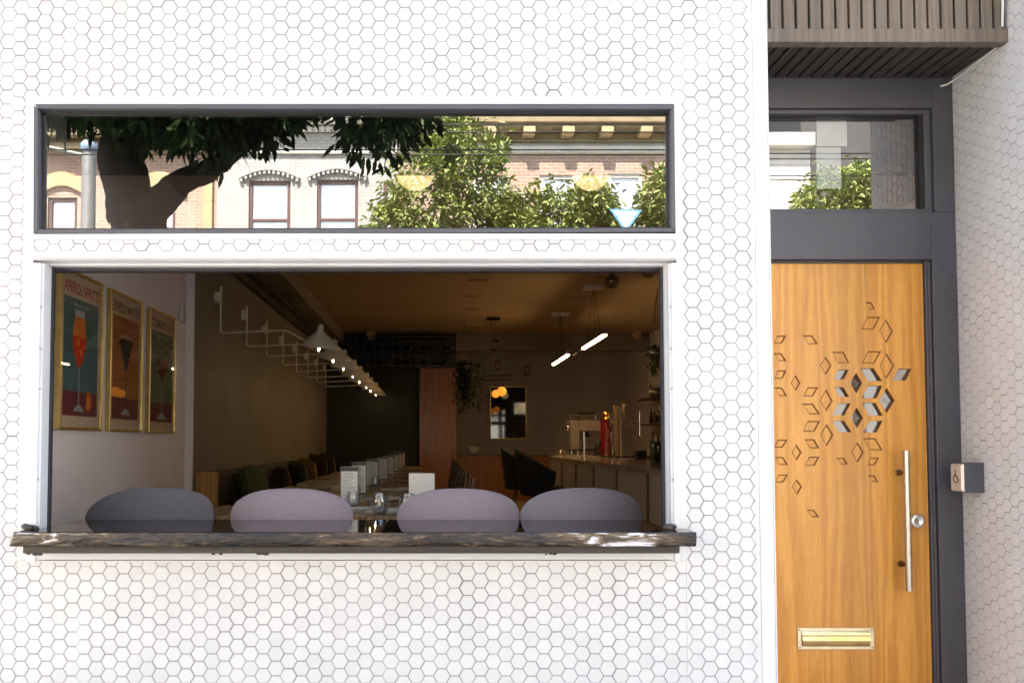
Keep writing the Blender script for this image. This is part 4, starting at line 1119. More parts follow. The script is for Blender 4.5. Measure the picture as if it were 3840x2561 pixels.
y2 = BY - .15; cx2 = TB.location.x; s2 = (y2 + CAMD) / 1944.0; h2 = (1050 - 931) * s2; r2 = 9.5 * s2
i_ = MB(); i_.lathe([(r2*1.3,.001),(r2*1.3,.012),(r2,.02),(r2,h2*.93),(r2*.9,h2*.955),(.0001,h2*.96)], (cx2 + .012, y2, BZ), 26); i_.build('column', M['chrome'], TB)
i_ = MB(); M['palewood'] = wood('pale_beech', ((.50,.34,.19),(.62,.45,.27)), .3, 8, .4)
i_.hexa([(cx2-.055, y2-r2-.028, BZ+h2*.10),(cx2+.004, y2-r2-.028, BZ+h2*.06),(cx2+.004, y2-r2-.006, BZ+h2*.06),(cx2-.055, y2-r2-.006, BZ+h2*.10)],
        [(cx2-.062, y2-r2-.028, BZ+h2),(cx2-.002, y2-r2-.028, BZ+h2*.99),(cx2-.002, y2-r2-.006, BZ+h2*.99),(cx2-.062, y2-r2-.006, BZ+h2)])
i_.build('timber_face', M['palewood'], TB, bevel=.004)
i_ = MB(); i_.tube([(cx2+.02, y2, BZ+h2*.62),(cx2+.16, y2, BZ+h2*.66),(cx2+.29, y2, BZ+h2*.66)], .013, 10); i_.tube([(cx2+.29,y2,BZ+h2*.88),(cx2+.29,y2,BZ+h2*.42)], .012, 10)
i_.tube([(cx2+.08,y2-.03,BZ+h2*.62),(cx2+.11,y2-.05,BZ+h2*.45)], .009, 8)
i_.build('tap_arm', M['chrome'], TB)
i_ = MB(); i_.tube([(cx2+.07,y2,BZ+h2*.70),(cx2+.085,y2,BZ+h2*.82),(cx2+.1,y2,BZ+h2*1.03)], [.012,.016,.022], 8); i_.build('tap_handle', M['palewood'], TB)
i_ = MB(); i_.lathe([(.0001,-.006),(.05,-.006),(.055,0),(.05,.006),(.0001,.006)], (cx2 - .105, y2 - r2 - .03, BZ + h2*.70), 24, 0, Matrix.Rotation(R(62),3,'Z') @ Matrix.Rotation(R(90),3,'X') @ Matrix.Diagonal((.75,2.0,1)))
i_.lathe([(.0001,.0065),(.042,.0065)], (cx2 - .105, y2 - r2 - .03, BZ + h2*.70), 24, 1, Matrix.Rotation(R(62),3,'Z') @ Matrix.Rotation(R(90),3,'X') @ Matrix.Diagonal((.75,2.0,1)))
i_.tube([(cx2-.10, y2-r2-.03, BZ+h2*.68),(cx2-.03, y2-.03, BZ+h2*.68)], .007, 8, 2); i_.tube([(cx2-.085, y2-r2, BZ+h2*.5),(cx2-.07, y2-.05, BZ+.05)], .008, 8, 2)
M['medal'] = mat('dark_green_medallion', (.02,.07,.035), .3, var=.1)
i_.build('tap_medallion', [M['medal'], M['paper'], M['chrome']], TB)
i_ = MB(); i_.box(cx2 - .16, cx2 + .42, y2 - .16, y2 + .18, BZ + .0005, BZ + .018)
tag(i_.build('drip_tray', M['blackm'], bevel=.003), 'black drip tray on the bar below the tap tower', 'drip tray')
# espresso machine
EY = 13.35 - CAMD
e = lambda u, v: P(u, v, EY)
EM = thing('espresso_machine', 'chrome espresso machine with cups on top at the far end of the bar', 'espresso machine', (e(1340,1043).x, EY, BZ))
x0, x1, zb, ztp = e(1310,1030).x, e(1382,1030).x, BZ + .06, e(1340,966).z
M['brownchrome'] = mat('warm_polished_steel', (.50,.41,.34), .34, .55, var=.12)
i_ = MB(); i_.box(x0, x0 + .14, EY, EY + .5, zb + .02, ztp); i_.box(x0 + .1405, x1, EY + .22, EY + .5, zb + .02, ztp); i_.box(x0 + .1405, x1, EY, EY + .2195, ztp - .16, ztp)
i_.build('body', M['brownchrome'], EM, bevel=.008)
i_ = MB(); i_.box(x0 - .03, x0 + .2, EY - .04, EY + .1, zb, zb + .02); i_.box(x0 + .15, x1, EY + .02, EY + .218, zb, zb + .03); i_.build('drip_grid', M['blackm'], EM, bevel=.002)
for xx in (x0 + .02, x0 + .12, x1 - .03):
    i_ = MB(); i_.tube([(xx, EY + .03, zb), (xx, EY + .03, BZ)], .016, 10); i_.build('foot', M['chrome'], EM)
i_ = MB(); i_.lathe([(.045,0),(.045,.06),(.02,.065),(.02,.09)], (x0 + .26, EY + .1, ztp - .25), 16); i_.tube([(x0+.26, EY+.09, ztp-.22),(x0+.28, EY-.09, ztp-.23)], .014, 8); i_.build('group_head', M['blackm'], EM)
i_ = MB(); i_.tube([(x0+.22, EY+.04, BZ+.001),(x0+.22, EY+.04, ztp-.17)], .03, 16); i_.build('steel_canister', M['chrome'], EM)
i_ = MB(); i_.lathe([(.0001,-.02),(.03,-.016),(.035,0),(.03,.016),(.0001,.02)], (x0 - .04, EY - .02, ztp - .11), 18, 0, RX); i_.tube([(x0-.04,EY,ztp-.13),(x0-.03,EY-.03,zb+.12)], .008, 8); i_.build('steam_valve', M['chrome'], EM)
i_ = MB(); zr = ztp + .09
i_.tube([(x0, EY, zr),(x1-.1, EY, zr)], .006, 6); 
for xx in (x0, x0 + .18, x1 - .1): i_.tube([(xx, EY, ztp),(xx, EY, zr)], .005, 6)
i_.box(x0 + .17, x0 + .40, EY + .1, EY + .3, zr + .005, zr + .05, 1)
i_.build('cup_rail', [M['chrome'], M['blackm']], EM)
for k in range(4):
    mb = MB(); mb.lathe([(.0001,.001),(.024,.001),(.030,.05),(.032,.08)], (x0 + .06 + k*.095, EY + .08, ztp), 14)
    tag(mb.build('coffee_glass', M['tumbler']), 'small clear coffee glass upside on the espresso machine rail', 'glass', 'glasses on the espresso machine')
gr = MB(); gp = e(1372, 1044); gr.lathe([(.07,.001),(.07,.10),(.05,.13),(.06,.2),(.0001,.22)], (gp.x, EY - .1, BZ), 20)
tag(gr.build('dark_jug', M['blackm']), 'squat black jug on the bar between the coffee machine and the red tower', 'jug')
# bottles and boxes at the right end of the bar top
def bottle(u, y, h, m, label, r=.036):
    p = P(u, 1060, y); mb = MB()
    mb.lathe([(.0001,.001),(r,.002),(r,h*.58),(r*.85,h*.66),(r*.36,h*.76),(r*.34,h*.97),(r*.4,h*.975),(r*.4,h),(.0001,h)], (p.x, y, BZ), 16)
    tag(mb.build('bottle', m), label, 'bottle', 'bottles on the bar')
M['bottled'] = mat('dark_bottle_glass', (.012,.014,.008), .08, var=.2, spec=.8); M['bottlec'] = mat('clear_bottle_glass', (.10,.09,.07), .08, var=.2, spec=.8)
bottle(1500, 5.6, .30, M['bottlec'], 'pale glass bottle on the bar by the window edge'); bottle(1512, 5.2, .27, M['bottled'], 'dark glass bottle on the bar by the window edge')
i_ = MB(); p = P(1470, 1055, 6.4); i_.box(p.x - .05, p.x + .06, 6.35, 6.5, BZ + .001, BZ + .10)
tag(i_.build('cocktail_caddy', M['blackm'], bevel=.004), 'black box caddy on the bar right of the tap tower', 'caddy')
i_ = MB(); i_.tube([P(1285,1036,9.9) + Vector((0,0,.0)), P(1290,1034,9.9), P(1303,1040,9.9)], .008, 8); p = P(1287, 1037, 9.9); i_.ball((p.x, 9.9, BZ + .03), .028, 12); 
tag(i_.build('steel_scoop', M['chrome']), 'small steel scoop lying at the far left end of the bar', 'scoop')
i_ = MB(); p = P(1262, 1040, 9.0); i_.box(p.x - .07, p.x + .07, 9.0, 9.1, BZ + .001, BZ + .02)
tag(i_.build('bar_mat', M['blackm'], bevel=.004), 'black slim bar mat at the rounded corner of the bar', 'bar mat')
# back bar shelf, drying rack and plant on the right wall
SH = thing('back_bar_shelf', 'dark shelf unit on the wall behind the bar', 'shelf', (3.85, 8.5, FZ))
i_ = MB(); i_.box(3.62, 3.998, 6.5, 12.3, FZ, BZ - .05); i_.build('cabinet', M['chairwood'], SH)
for zz in (1.75, 2.2):
    i_ = MB(); i_.box(3.7, 3.998, 6.5, 12.3, zz, zz + .03); i_.build('shelf_board', M['chairwood'], SH)
rb = random.Random(12)
for k in range(10):
    mb = MB(); h = rb.uniform(.24, .33); r = .035; zz = 1.781; yy = 10.0 + k * .22
    mb.lathe([(.0001,.001),(r,.002),(r,h*.58),(r*.36,h*.76),(r*.34,h),(.0001,h)], (3.85, yy, zz), 12)
    tag(mb.build('bottle', M['bottled'] if k % 2 else M['bottlec']), 'glass bottle in the row on the dark wall shelf behind the bar', 'bottle', 'bottles on the wall shelf')
# linear pendants
LP = thing('linear_pendant', 'pair of slim hanging light bars glowing warm white above the bar', 'pendant light', (2.03, 8.6, CZ))
for (u0, v0, ya_, u1, v1, yb_) in ((1392, 770, 7.05, 1337, 803, 8.55), (1307, 817, 9.3, 1268, 838, 10.85)):
    za, zb_ = 2.70, 2.70
    xx0, xx1 = P(u0, v0, ya_).x, P(u1, v1, yb_).x
    za = P(u0, v0, ya_).z; zb_ = P(u1, v1, yb_).z
    zz = (za + zb_) / 2; xx = (xx0 + xx1) / 2
    i_ = MB(); i_.box(xx - .03, xx + .03, ya_, yb_, zz + .022, zz + .075); i_.build('light_bar', M['pole'], LP, bevel=.003)
    i_ = MB(); i_.box(xx - .02, xx + .02, ya_ + .01, yb_ - .01, zz - .002, zz + .0215); i_.build('tube', M['tubelight'], LP)
    ym = (ya_ + yb_) / 2
    i_ = MB(); i_.box(xx - .13, xx + .13, ym - .07, ym + .07, CZ - .05, CZ - .001); i_.build('ceiling_canopy', M['wallwarm'], LP, bevel=.004)
    i_ = MB()
    for dy, q in ((-.45, -.05), (.45, .05), (-.1, -.02)):
        i_.tube([(xx, ym + q, CZ - .05), (xx, ym + dy, zz + .075)], .003, 5)
    i_.build('suspension_wires', M['blackm'], LP)
lk_ = MB(); lk_.tube([(2.04, 8.55, 2.74), (2.04, 9.3, 2.73)], .004, 5); lk_.build('link_cable', M['blackm'], LP)
# glass globes
for u, v, yy, lb in ((1405, 647, 5.0, 'clear glass globe pendant hanging on a thin cord above the bar'), (1490, 624, 4.9, 'clear glass globe pendant half hidden behind the top of the window frame')):
    p = P(u, v, yy); r = 16.5 * (yy + CAMD) / 1944
    GP = thing('globe_pendant', lb, 'pendant light', (p.x, yy, CZ), 'clear glass globe pendants')
    i_ = MB(); i_.ball(p, r, 24); i_.build('globe', M['globe'], GP)
    i_ = MB(); i_.tube([(p.x, yy, CZ), (p.x, yy, p.z + r)], .006, 6); i_.lathe([(.03,r*.93),(.03,r*1.15),(.008,r*1.3)], p, 14); i_.lathe([(.06,CZ-.03-p.z),(.06,CZ-p.z-.001)], p, 18); i_.build('cord', M['bronze'], GP)
    i_ = MB(); i_.ball(p + Vector((0,0,.02)), .018, 12); i_.tube([p + Vector((0,0,.03)), p + Vector((0,0,r))], .008, 6); i_.build('bulb', M['chrome'], GP)
for u, lb in ((953, 'woven globe pendant seen through the middle of the transom'), (1357, 'woven globe pendant seen through the right of the transom')):
    yy = 2.0; a = P(u, 396, yy); r = 45.5 * (yy + CAMD) / 1944
    DP = thing('woven_pendant', lb, 'pendant light', (a.x, yy, CZ), 'woven globe pendants behind the transom')
    i_ = MB(); i_.ball(a + Vector((0, 0, .01)), r, 32); i_.build('lamp_shade', M['rattan'], DP)
    i_ = MB(); i_.tube([(a.x, yy, CZ), (a.x, yy, a.z + r)], .004, 6); i_.lathe([(.05, CZ - .02 - a.z), (.05, CZ - .001 - a.z)], a, 16); i_.build('cord', M['blackm'], DP)
# bar pendant with amber globes
q = 10.6
BP = thing('bar_globe_pendant', 'black rod chandelier with two glowing amber globes near the back', 'pendant light', (P(1137,865,q).x, q, CZ))
i_ = MB()
for u0, u1, v in ((1110, 1188, 862), (1102, 1172, 872)):
    i_.tube([P(u0, v, q), P(u1, v, q)], .012, 8)
i_.build('rods', M['blackm'], BP)
i_ = MB()
for a, b in (((1132,785),(1112,862)), ((1126,806),(1104,872)), ((1112,862),(1104,872)), ((1137,872),(1139,893)), ((1152,862),(1152,888))): i_.tube([P(*a, q), P(*b, q)], .004, 5)
i_.build('wires', M['blackm'], BP)
for u, v in ((1137, 783), (1129, 804)):
    p = P(u, v, q); i_ = MB(); i_.lathe([(.09, CZ - p.z - .001), (.09, CZ - p.z - .03)], p, 14) ; i_.lathe([(.085, -.012), (.085, .012), (.0001, .012)], p, 14); i_.tube([p, (p.x, q, CZ)], .004, 5); i_.build('ceiling_canopy', M['blackm'], BP)
for u, v, r in ((1138, 904, 9.2), (1152, 898.5, 11)):
    i_ = MB(); i_.ball(P(u, v, q), r * (q + CAMD) / 1944, 20); i_.build('globe', M['amber'], BP)
# picture at the back, signs, ceiling fittings
FP = thing('back_picture', 'glossy dark picture in a thin gold frame on the grey back wall', 'picture', (P(1166,948,YB2).x, YB2, P(1166,1008,YB2).z))
a, b = P(1125, 887, YB2 - .03), P(1208.5, 1008, YB2 - .03)
i_ = MB(); wf = .016
i_.box(a.x, b.x, YB2-.062, YB2-.001, a.z - wf, a.z); i_.box(a.x, b.x, YB2-.062, YB2-.001, b.z, b.z + wf); i_.box(a.x, a.x+wf, YB2-.062, YB2-.001, b.z+wf, a.z-wf); i_.box(b.x-wf, b.x, YB2-.062, YB2-.001, b.z+wf, a.z-wf)
i_.build('frame', M['gold'], FP)
M['darkprint'] = mat('dark_glossy_print', (.02,.017,.018), .03, var=.6, scale=6, coat=1.0, spec=1.0)
i_ = MB(); i_.add([(a.x+wf, YB2-.008, b.z+wf),(b.x-wf, YB2-.052, b.z+wf),(b.x-wf, YB2-.052, a.z-wf),(a.x+wf, YB2-.008, a.z-wf)], [(0,1,2,3)])
i_.build('print', M['darkprint'], FP)
for u, v, lb in ((1143, 838, 'small dark plaque on the back wall above the picture'), (1210, 851, 'small dark plaque on the back wall right of the chandelier')):
    p = P(u, v, YB2 - .02); i_ = MB(); i_.box(p.x - .06, p.x + .06, YB2 - .02, YB2 - .001, p.z - .1, p.z + .1); i_.box(p.x - .04, p.x + .04, YB2 - .024, YB2 - .0205, p.z - .07, p.z + .07, 1)
    tag(i_.build('wall_plaque', [M['chairwood'], M['wallgrey']], bevel=.003), lb, 'plaque', 'small plaques on the back wall')
DD = thing('service_door', 'grey flush service door in the back wall behind the coffee machine', 'door', (P(1340,1000,YB2).x, YB2, FZ))
a, b = P(1278, 902, YB2 - .02), P(1402, 902, YB2 - .02)
i_ = MB(); i_.box(a.x, b.x, YB2 - .03, YB2 - .001, FZ, a.z); i_.build('door_panel', M['wallgrey'], DD, bevel=.003)
i_ = MB(); i_.box(a.x - .06, a.x - .001, YB2 - .045, YB2 - .001, FZ, a.z + .06); i_.box(b.x + .001, b.x + .06, YB2 - .045, YB2 - .001, FZ, a.z + .06); i_.box(a.x - .0005, b.x + .0005, YB2 - .045, YB2 - .001, a.z + .001, a.z + .06); i_.build('casing', M['wallgrey'], DD, bevel=.003)
vl = ['near the left beam','left of centre','in the middle rows','beside the light bar','over the bar','near the front right']
for k, (u, v) in enumerate(((1098, 639), (1085, 677), (1082, 706), (1332, 681), (1390, 634), (1087, 745))):
    dyv = (CZ - EYE) * 1944 / (1015 - v)
    p = P(u, v, dyv - CAMD); i_ = MB(); i_.box(p.x - .14, p.x + .14, p.y - .03, p.y + .03, CZ - .018, CZ - .001); i_.box(p.x - .12, p.x + .12, p.y - .008, p.y + .008, CZ - .021, CZ - .0185, 1)
    tag(i_.build('ceiling_vent', [M['ceiling'], M['chairwood']], bevel=.004), f'tan slot vent in the restaurant ceiling, {vl[k]}', 'ceiling vent', 'slot vents in the restaurant ceiling')
for u, v, lb in ((852, 762, 'small brown ceiling speaker above the black bottle rack'), (1461, 762, 'small brown ceiling speaker above the bar at the right')):
    p = P(u, v, YB - .3); i_ = MB(); i_.prism([(-.07,0),(.07,0),(.09,-.12),(-.02,-.16),(-.09,-.09)], lambda a, b, h: (p.x + a, YB - .35 + h, CZ - .001 + b), 0, .15)
    tag(i_.build('ceiling_speaker', M['ceiling'], bevel=.006), lb, 'speaker', 'brown ceiling speakers')
# bottle rack
a, b = P(756, 771, YB - .35), P(1046, 842, YB - .35)
RK = thing('bottle_rack', 'long black bottle rack hung below the ceiling at the back', 'rack', ((a.x+b.x)/2, YB - .2, b.z))
i_ = MB()
i_.box(a.x, b.x, YB - .03, YB - .002, b.z, a.z); i_.box(a.x, b.x, YB - .35, YB - .031, b.z, b.z + .03); i_.box(a.x, b.x, YB - .35, YB - .031, a.z - .03, a.z)
hR = a.z - b.z
for k in range(1, 14): i_.box(a.x + (b.x - a.x)*k/14 - .008, a.x + (b.x - a.x)*k/14 + .008, YB - .35, YB - .031, b.z + .031, a.z - .031)
i_.box(a.x, b.x, YB - .349, YB - .032, b.z + hR*.52, b.z + hR*.54)
i_.build('rack_frame', M['blackm'], RK)
rb = random.Random(5)
for row in (0, 1):
    for k in range(22):
        if rb.random() < .25: continue
        xx = a.x + .08 + (b.x - a.x - .16) * k / 21; zz = b.z + .09 + row * hR * .47
        mb = MB(); mb.lathe([(.0001,0),(.042,.002),(.042,.22),(.016,.27),(.016,.30),(.0001,.30)], (xx, YB - .345 + .305, zz), 12, 0, RX)
        tag(mb.build('wine_bottle', M['bottled'] if rb.random() < .75 else M['chrome']), 'wine bottle lying neck out in the black rack', 'bottle', 'bottles lying in the black rack')
# plants hanging indoors
def leaf(mb, p, d, up, L_, w_, m=0):
    d = d.normalized(); s_ = d.cross(up)
    if s_.length < 1e-3: s_ = d.cross(Vector((1,0,0)))
    s_.normalize(); nrm = s_.cross(d)
    a = p + d*L_*.3 + s_*w_*.5 - nrm*w_*.12; b = p + d*L_*.3 - s_*w_*.5 - nrm*w_*.12
    a2 = p + d*L_*.65 + s_*w_*.42 - nrm*w_*.1; b2 = p + d*L_*.65 - s_*w_*.42 - nrm*w_*.1
    c = p + d*L_*.33; c2 = p + d*L_*.67; e_ = p + d*L_ - nrm*L_*.06
    mb.add([p, a, a2, e_, b2, b, c, c2], [(0,6,1),(1,6,7,2),(2,7,3),(0,5,6),(5,4,7,6),(4,3,7)], m)
def hanging_plant(x, y, ztop, zbot, wid, n, label, seed):
    rr = random.Random(seed)
    HP = thing('hanging_plant', label, 'plant', (x, y, ztop), 'trailing plants indoors')
    i_ = MB(); i_.lathe([(.0001,-.14),(.09,-.14),(.13,0),(.12,0),(.08,-.12),(.0001,-.12)], (x, y, ztop), 18); i_.tube([(x-.12,y,ztop),(x,y,CZ)], .003, 5); i_.tube([(x+.12,y,ztop),(x,y,CZ)], .003, 5); i_.build('pot', M['blackm'], HP)
    lv = MB()
    for s_ in range(n):
        px, py = x + rr.gauss(0, wid*.4), y + rr.gauss(0, wid*.35); z = ztop + rr.uniform(-.02, .06); zend = rr.uniform(zbot, (zbot + ztop)/2)
        while z > zend:
            p = Vector((px + rr.gauss(0,.02), py + rr.gauss(0,.02), z))
            leaf(lv, p, Vector((rr.gauss(0,1), rr.gauss(0,1), -.8)), Vector((0,0,1)), rr.uniform(.05,.09), rr.uniform(.03,.05)); z -= rr.uniform(.02,.05); px += rr.gauss(0,.008)
    lv.build('foliage', M['leafin'], HP)
p = P(1067, 833, 10.9); hanging_plant(p.x, 10.9, p.z, P(1067, 955, 10.9).z, .22, 34, 'trailing dark plant hanging beside the tall timber panel', 2)
p = P(1511, 800, 8.0); hanging_plant(p.x, 8.0, p.z, P(1511, 865, 8.0).z, .16, 26, 'trailing dark plant high above the bar at the window edge', 3)
p = P(1510, 893, 8.6); hanging_plant(p.x, 8.6, p.z, P(1511, 920, 8.6).z, .14, 20, 'small trailing plant below the higher one at the window edge', 4)
# ice bucket on the low wall
p = P(1086, 1036, YB + .38); i_ = MB(); i_.lathe([(.0001,.001),(.09,.001),(.11,.14),(.10,.14),(.085,.02),(.0001,.02)], (p.x, YB + .38, lw.location.z + P(1049,1047,YB+.25).z - FZ + .03), 20)
tag(i_.build('grey_planter', M['wallgrey']), 'small grey planter standing on the low timber wall', 'planter')
# black counter stools
def stool(u, v, yy, rz, label):
    root = thing('counter_stool', label, 'stool', (0,0,0), 'black winged stools at the bar')
    sh = MB(); n, rws = 24, 8; vs = []
    for side in (0, 1):
        for i in range(n + 1):
            a_ = R(-115 + 230 * i / n)
            hgt_ = .17 + .24 * max(0, math.cos(a_ * .78)) ** 1.3
            for j in range(rws + 1):
                t_ = j / rws; rad = .235 + .05 * t_ - side * .035 * (1 - abs(t_ - .5) ** 3 * 7.9)
                vs.append((rad * math.sin(a_), rad * math.cos(a_), .62 + hgt_ * t_))
    q_ = (n+1)*(rws+1)
    fs = [(i*(rws+1)+j, (i+1)*(rws+1)+j, (i+1)*(rws+1)+j+1, i*(rws+1)+j+1) for i in range(n) for j in range(rws)]
    fs2 = [tuple(q_ + k for k in f[::-1]) for f in fs]
    rim = [(i*(rws+1)+rws, (i+1)*(rws+1)+rws, q_+(i+1)*(rws+1)+rws, q_+i*(rws+1)+rws) for i in range(n)] + [(i*(rws+1), q_+i*(rws+1), q_+(i+1)*(rws+1), (i+1)*(rws+1)) for i in range(n)]
    sh.add(vs, fs + fs2 + rim, 0, True); sh.build('backrest', M['charfab'], root)
    st_ = MB(); st_.lathe([(.0001,.56),(.21,.56),(.235,.58),(.235,.63),(.20,.65),(.0001,.655)], (0,0,0), 24); st_.build('seat', M['charfab'], root)
    for k in range(4):
        w_ = R(45 + 90*k); l = MB(); l.tube([(.15*math.cos(w_), .15*math.sin(w_), .56), (.235*math.cos(w_), .235*math.sin(w_), 0)], [.016,.012], 8); l.build('leg', M['chairwood'], root)
    fr_ = MB(); fr_.tube([(.205*math.cos(R(w_)), .205*math.sin(R(w_)), .2) for w_ in range(0, 361, 15)], .007, 6, cap=False); fr_.build('foot_ring', M['blackm'], root)
    p = P(u, v, yy); root.location = (p.x, yy, FZ); root.rotation_euler.z = R(rz)
stool(1206, 1060, 6.6, 84, 'black winged stool facing the bar, farther of the two')
stool(1246, 1060, 5.5, 78, 'black winged stool facing the bar, nearer of the two')
# papers behind the fanlight
for (u0, v0, u1, v1, lb) in ((1874, 268, 1945, 336, 'upper white sheet hung behind the glass above the door'), (1874, 339, 1932, 433, 'lower white sheet hung behind the glass above the door')):
    a, b = P(u0, v0, YD + .11), P(u1, v1, YD + .11); i_ = MB(); i_.box(a.x, b.x, YD + .11, YD + .113, b.z, a.z)
    tag(i_.build('paper_notice', M['paper']), lb, 'notice', 'white sheets behind the fanlight')

# ------------------------------------------------------------------ across the street (seen in the glass)
OY = -16.0
def Q(u, v, d=16.0): p = P(u, v, d); return Vector((p.x, -d, p.z))
def facade(mb, x0, x1, z0, z1, holes, y=OY, th=.3, m=0):
    xs_ = sorted({x0, x1, *[h[0] for h in holes], *[h[1] for h in holes]}); zs_ = sorted({z0, z1, *[h[2] for h in holes], *[h[3] for h in holes]})
    for i in range(len(xs_) - 1):
        j = 0
        while j < len(zs_) - 1:
            cx_, cz_ = (xs_[i] + xs_[i+1]) / 2, (zs_[j] + zs_[j+1]) / 2
            if any(h[0] < cx_ < h[1] and h[2] < cz_ < h[3] for h in holes): j += 1; continue
            k = j
            while k + 1 < len(zs_) - 1 and not any(h[0] < cx_ < h[1] and h[2] < (zs_[k+1] + zs_[k+2]) / 2 < h[3] for h in holes): k += 1
            mb.box(xs_[i], xs_[i+1], y - th, y, zs_[j], zs_[k+1], m); j = k + 1
def far_window(par, h, fm, arch=0.0):
    x0, x1, z0, z1 = h; y = OY - .10
    f = MB(); w_ = .08
    f.box(x0, x0 + w_, y, y + .06, z0, z1); f.box(x1 - w_, x1, y, y + .06, z0, z1); f.box(x0 + w_, x1 - w_, y, y + .06, z1 - w_, z1); f.box(x0 + w_, x1 - w_, y, y + .06, z0, z0 + w_)
    zm = z0 + (z1 - z0) * .52; f.box(x0 + w_, x1 - w_, y, y + .05, zm - .03, zm + .03)
    o = f.build('window', fm, par)
    g_ = MB(); g_.add([(x0 + w_, y + .01, z0 + w_), (x1 - w_, y + .01, z0 + w_), (x1 - w_, y + .01, z1 - w_), (x0 + w_, y + .01, z1 - w_)], [(0,1,2,3)])
    g_.build('pane', M['farglass'], o)
    s_ = MB(); s_.box(x0 - .08, x1 + .08, OY + .002, OY + .1, z0 - .12, z0); s_.build('sill', M['sand'], o)
def arch_hood(mb, x0, x1, zs_, rise, th, y, dep, m=0, n=14):
    pts_ = []
    for i in range(n + 1):
        t_ = i / n; a_ = x0 + (x1 - x0) * t_; pts_.append((a_, zs_ + rise * math.sin(math.pi * t_)))
    for i in range(n):
        (a, b), (c, d) = pts_[i], pts_[i+1]
        mb.hexa([(a, y, b), (c, y, d), (c, y, d + th), (a, y, b + th)], [(a, y + dep, b), (c, y + dep, d), (c, y + dep, d + th), (a, y + dep, b + th)], m)
def shopfront(par, x0, x1):
    i_ = MB(); i_.box(x0, x1, OY - .3, OY - .02, 0, 3.6); i_.build('shop_front', M['shop'], par)
    i_ = MB(); n_ = max(1, int((x1 - x0) / 1.8))
    for k in range(n_):
        a_ = x0 + (x1 - x0) * k / n_; b_ = x0 + (x1 - x0) * (k + 1) / n_
        i_.add([(a_ + .1, OY - .01, .6), (b_ - .1, OY - .01, .6), (b_ - .1, OY - .01, 2.9), (a_ + .1, OY - .01, 2.9)], [(0,1,2,3)])
    i_.build('shop_glass', M['farglass'], par)
    i_ = MB(); i_.box(x0, x1, OY - .019, OY + .12, 3.05, 3.6); i_.build('fascia_board', M['cornice'], par, bevel=.02)
# white painted brick
xwa, xwb = Q(497, 400).x, Q(905, 400).x
WB = thing('white_brick_building', 'white painted brick house across the street with two arched windows', 'building', ((xwa+xwb)/2, OY, 0))
hol = [(Q(570,400).x, Q(666,400).x, Q(600,600).z, Q(600,413).z), (Q(727,400).x, Q(822,400).x, Q(600,600).z, Q(600,411).z), (Q(880,400).x, Q(903,400).x, Q(600,600).z, Q(600,414).z)]
i_ = MB(); facade(i_, xwa, xwb, 3.6, 9.4, hol); i_.build('wall', M['whitebrick'], WB)
for h in hol: far_window(WB, h, M['maroon'])
i_ = MB()
for h in hol[:2]:
    arch_hood(i_, h[0] - .22, h[1] + .22, h[3] + .02, .20, .06, OY + .002, .10)
    for k in range(13): i_.box(h[0] - .16 + (h[1]-h[0]+.32)*k/12 - .03, h[0] - .16 + (h[1]-h[0]+.32)*k/12 + .03, OY + .002, OY + .09, h[3] + .0 + .20*math.sin(math.pi*(k+.5)/13) - .06, h[3] + .015 + .20*math.sin(math.pi*(k+.5)/13))
i_.build('window_hoods', M['whitebrick'], WB)
i_ = MB()
i_.box(xwa, xwb, OY + .002, OY + .08, Q(700,352).z, Q(700,344).z); i_.box(xwa, xwb, OY + .002, OY + .10, Q(700,297).z, Q(700,292).z); i_.box(xwa - .05, xwb, OY + .002, OY + .4, Q(700,288).z, Q(700,270).z); i_.box(xwa - .05, xwb, OY + .002, OY + .55, Q(700,262).z, Q(700,255).z)
k = xwa
while k < xwb: i_.box(k, k + .07, OY + .101, OY + .16, Q(700,305).z, Q(700,293).z); k += .14
i_.build('cornice', M['plaster'], WB, bevel=.01)
shopfront(WB, xwa, xwb)
# red brick left
xla, xlb = -15.0, xwa
LB = thing('sandstone_trimmed_building', 'red brick house across the street with sandstone arched windows and a dormer', 'building', ((xla+xlb)/2, OY, 0))
hol = [(Q(108,400).x, Q(176,400).x, Q(600,600).z, Q(600,452).z), (Q(330,400).x, Q(402,400).x, Q(600,600).z, Q(600,452).z), (-12.2, -11.4, Q(600,600).z, Q(600,452).z)]
i_ = MB(); facade(i_, xla, xlb, 3.6, Q(300,352).z, hol); i_.build('wall', M['redbrick'], LB)
for h in hol: far_window(LB, h, M['maroon'])
i_ = MB()
for h in hol: arch_hood(i_, h[0] - .25, h[1] + .25, h[3] + .0, .26, .32, OY + .002, .08)
i_.box(Q(468,400).x, Q(488,400).x, OY + .002, OY + .1, 3.6, Q(300,352).z)
i_.build('stone_trim', M['sand'], LB)
i_ = MB(); i_.box(xla, xlb - .01, OY - .3, OY + .35, Q(300,350).z, Q(300,338).z); i_.box(xla, xlb - .01, OY - .3, OY + .5, Q(300,326).z, Q(300,318).z); i_.box(xla, xlb - .01, OY - .28, OY + .2, Q(300,3371).z if False else Q(300,337.5).z, Q(300,326.5).z); i_.build('cornice', M['cornice'], LB, bevel=.02)
i_ = MB(); zr0 = Q(300,318).z; i_.hexa([(xla, OY + .3, zr0), (xlb, OY + .3, zr0), (xlb, OY - 3, zr0), (xla, OY - 3, zr0)], [(xla, OY - 1.6, zr0 + 2.6), (xlb, OY - 1.6, zr0 + 2.6), (xlb, OY - 3, zr0 + 2.6), (xla, OY - 3, zr0 + 2.6)]); M['roof'] = mat('brown_roof_shingle', (.14,.10,.08), .9, var=.25, scale=14, stretch=(1,1,5)); i_.build('roof', M['roof'], LB)
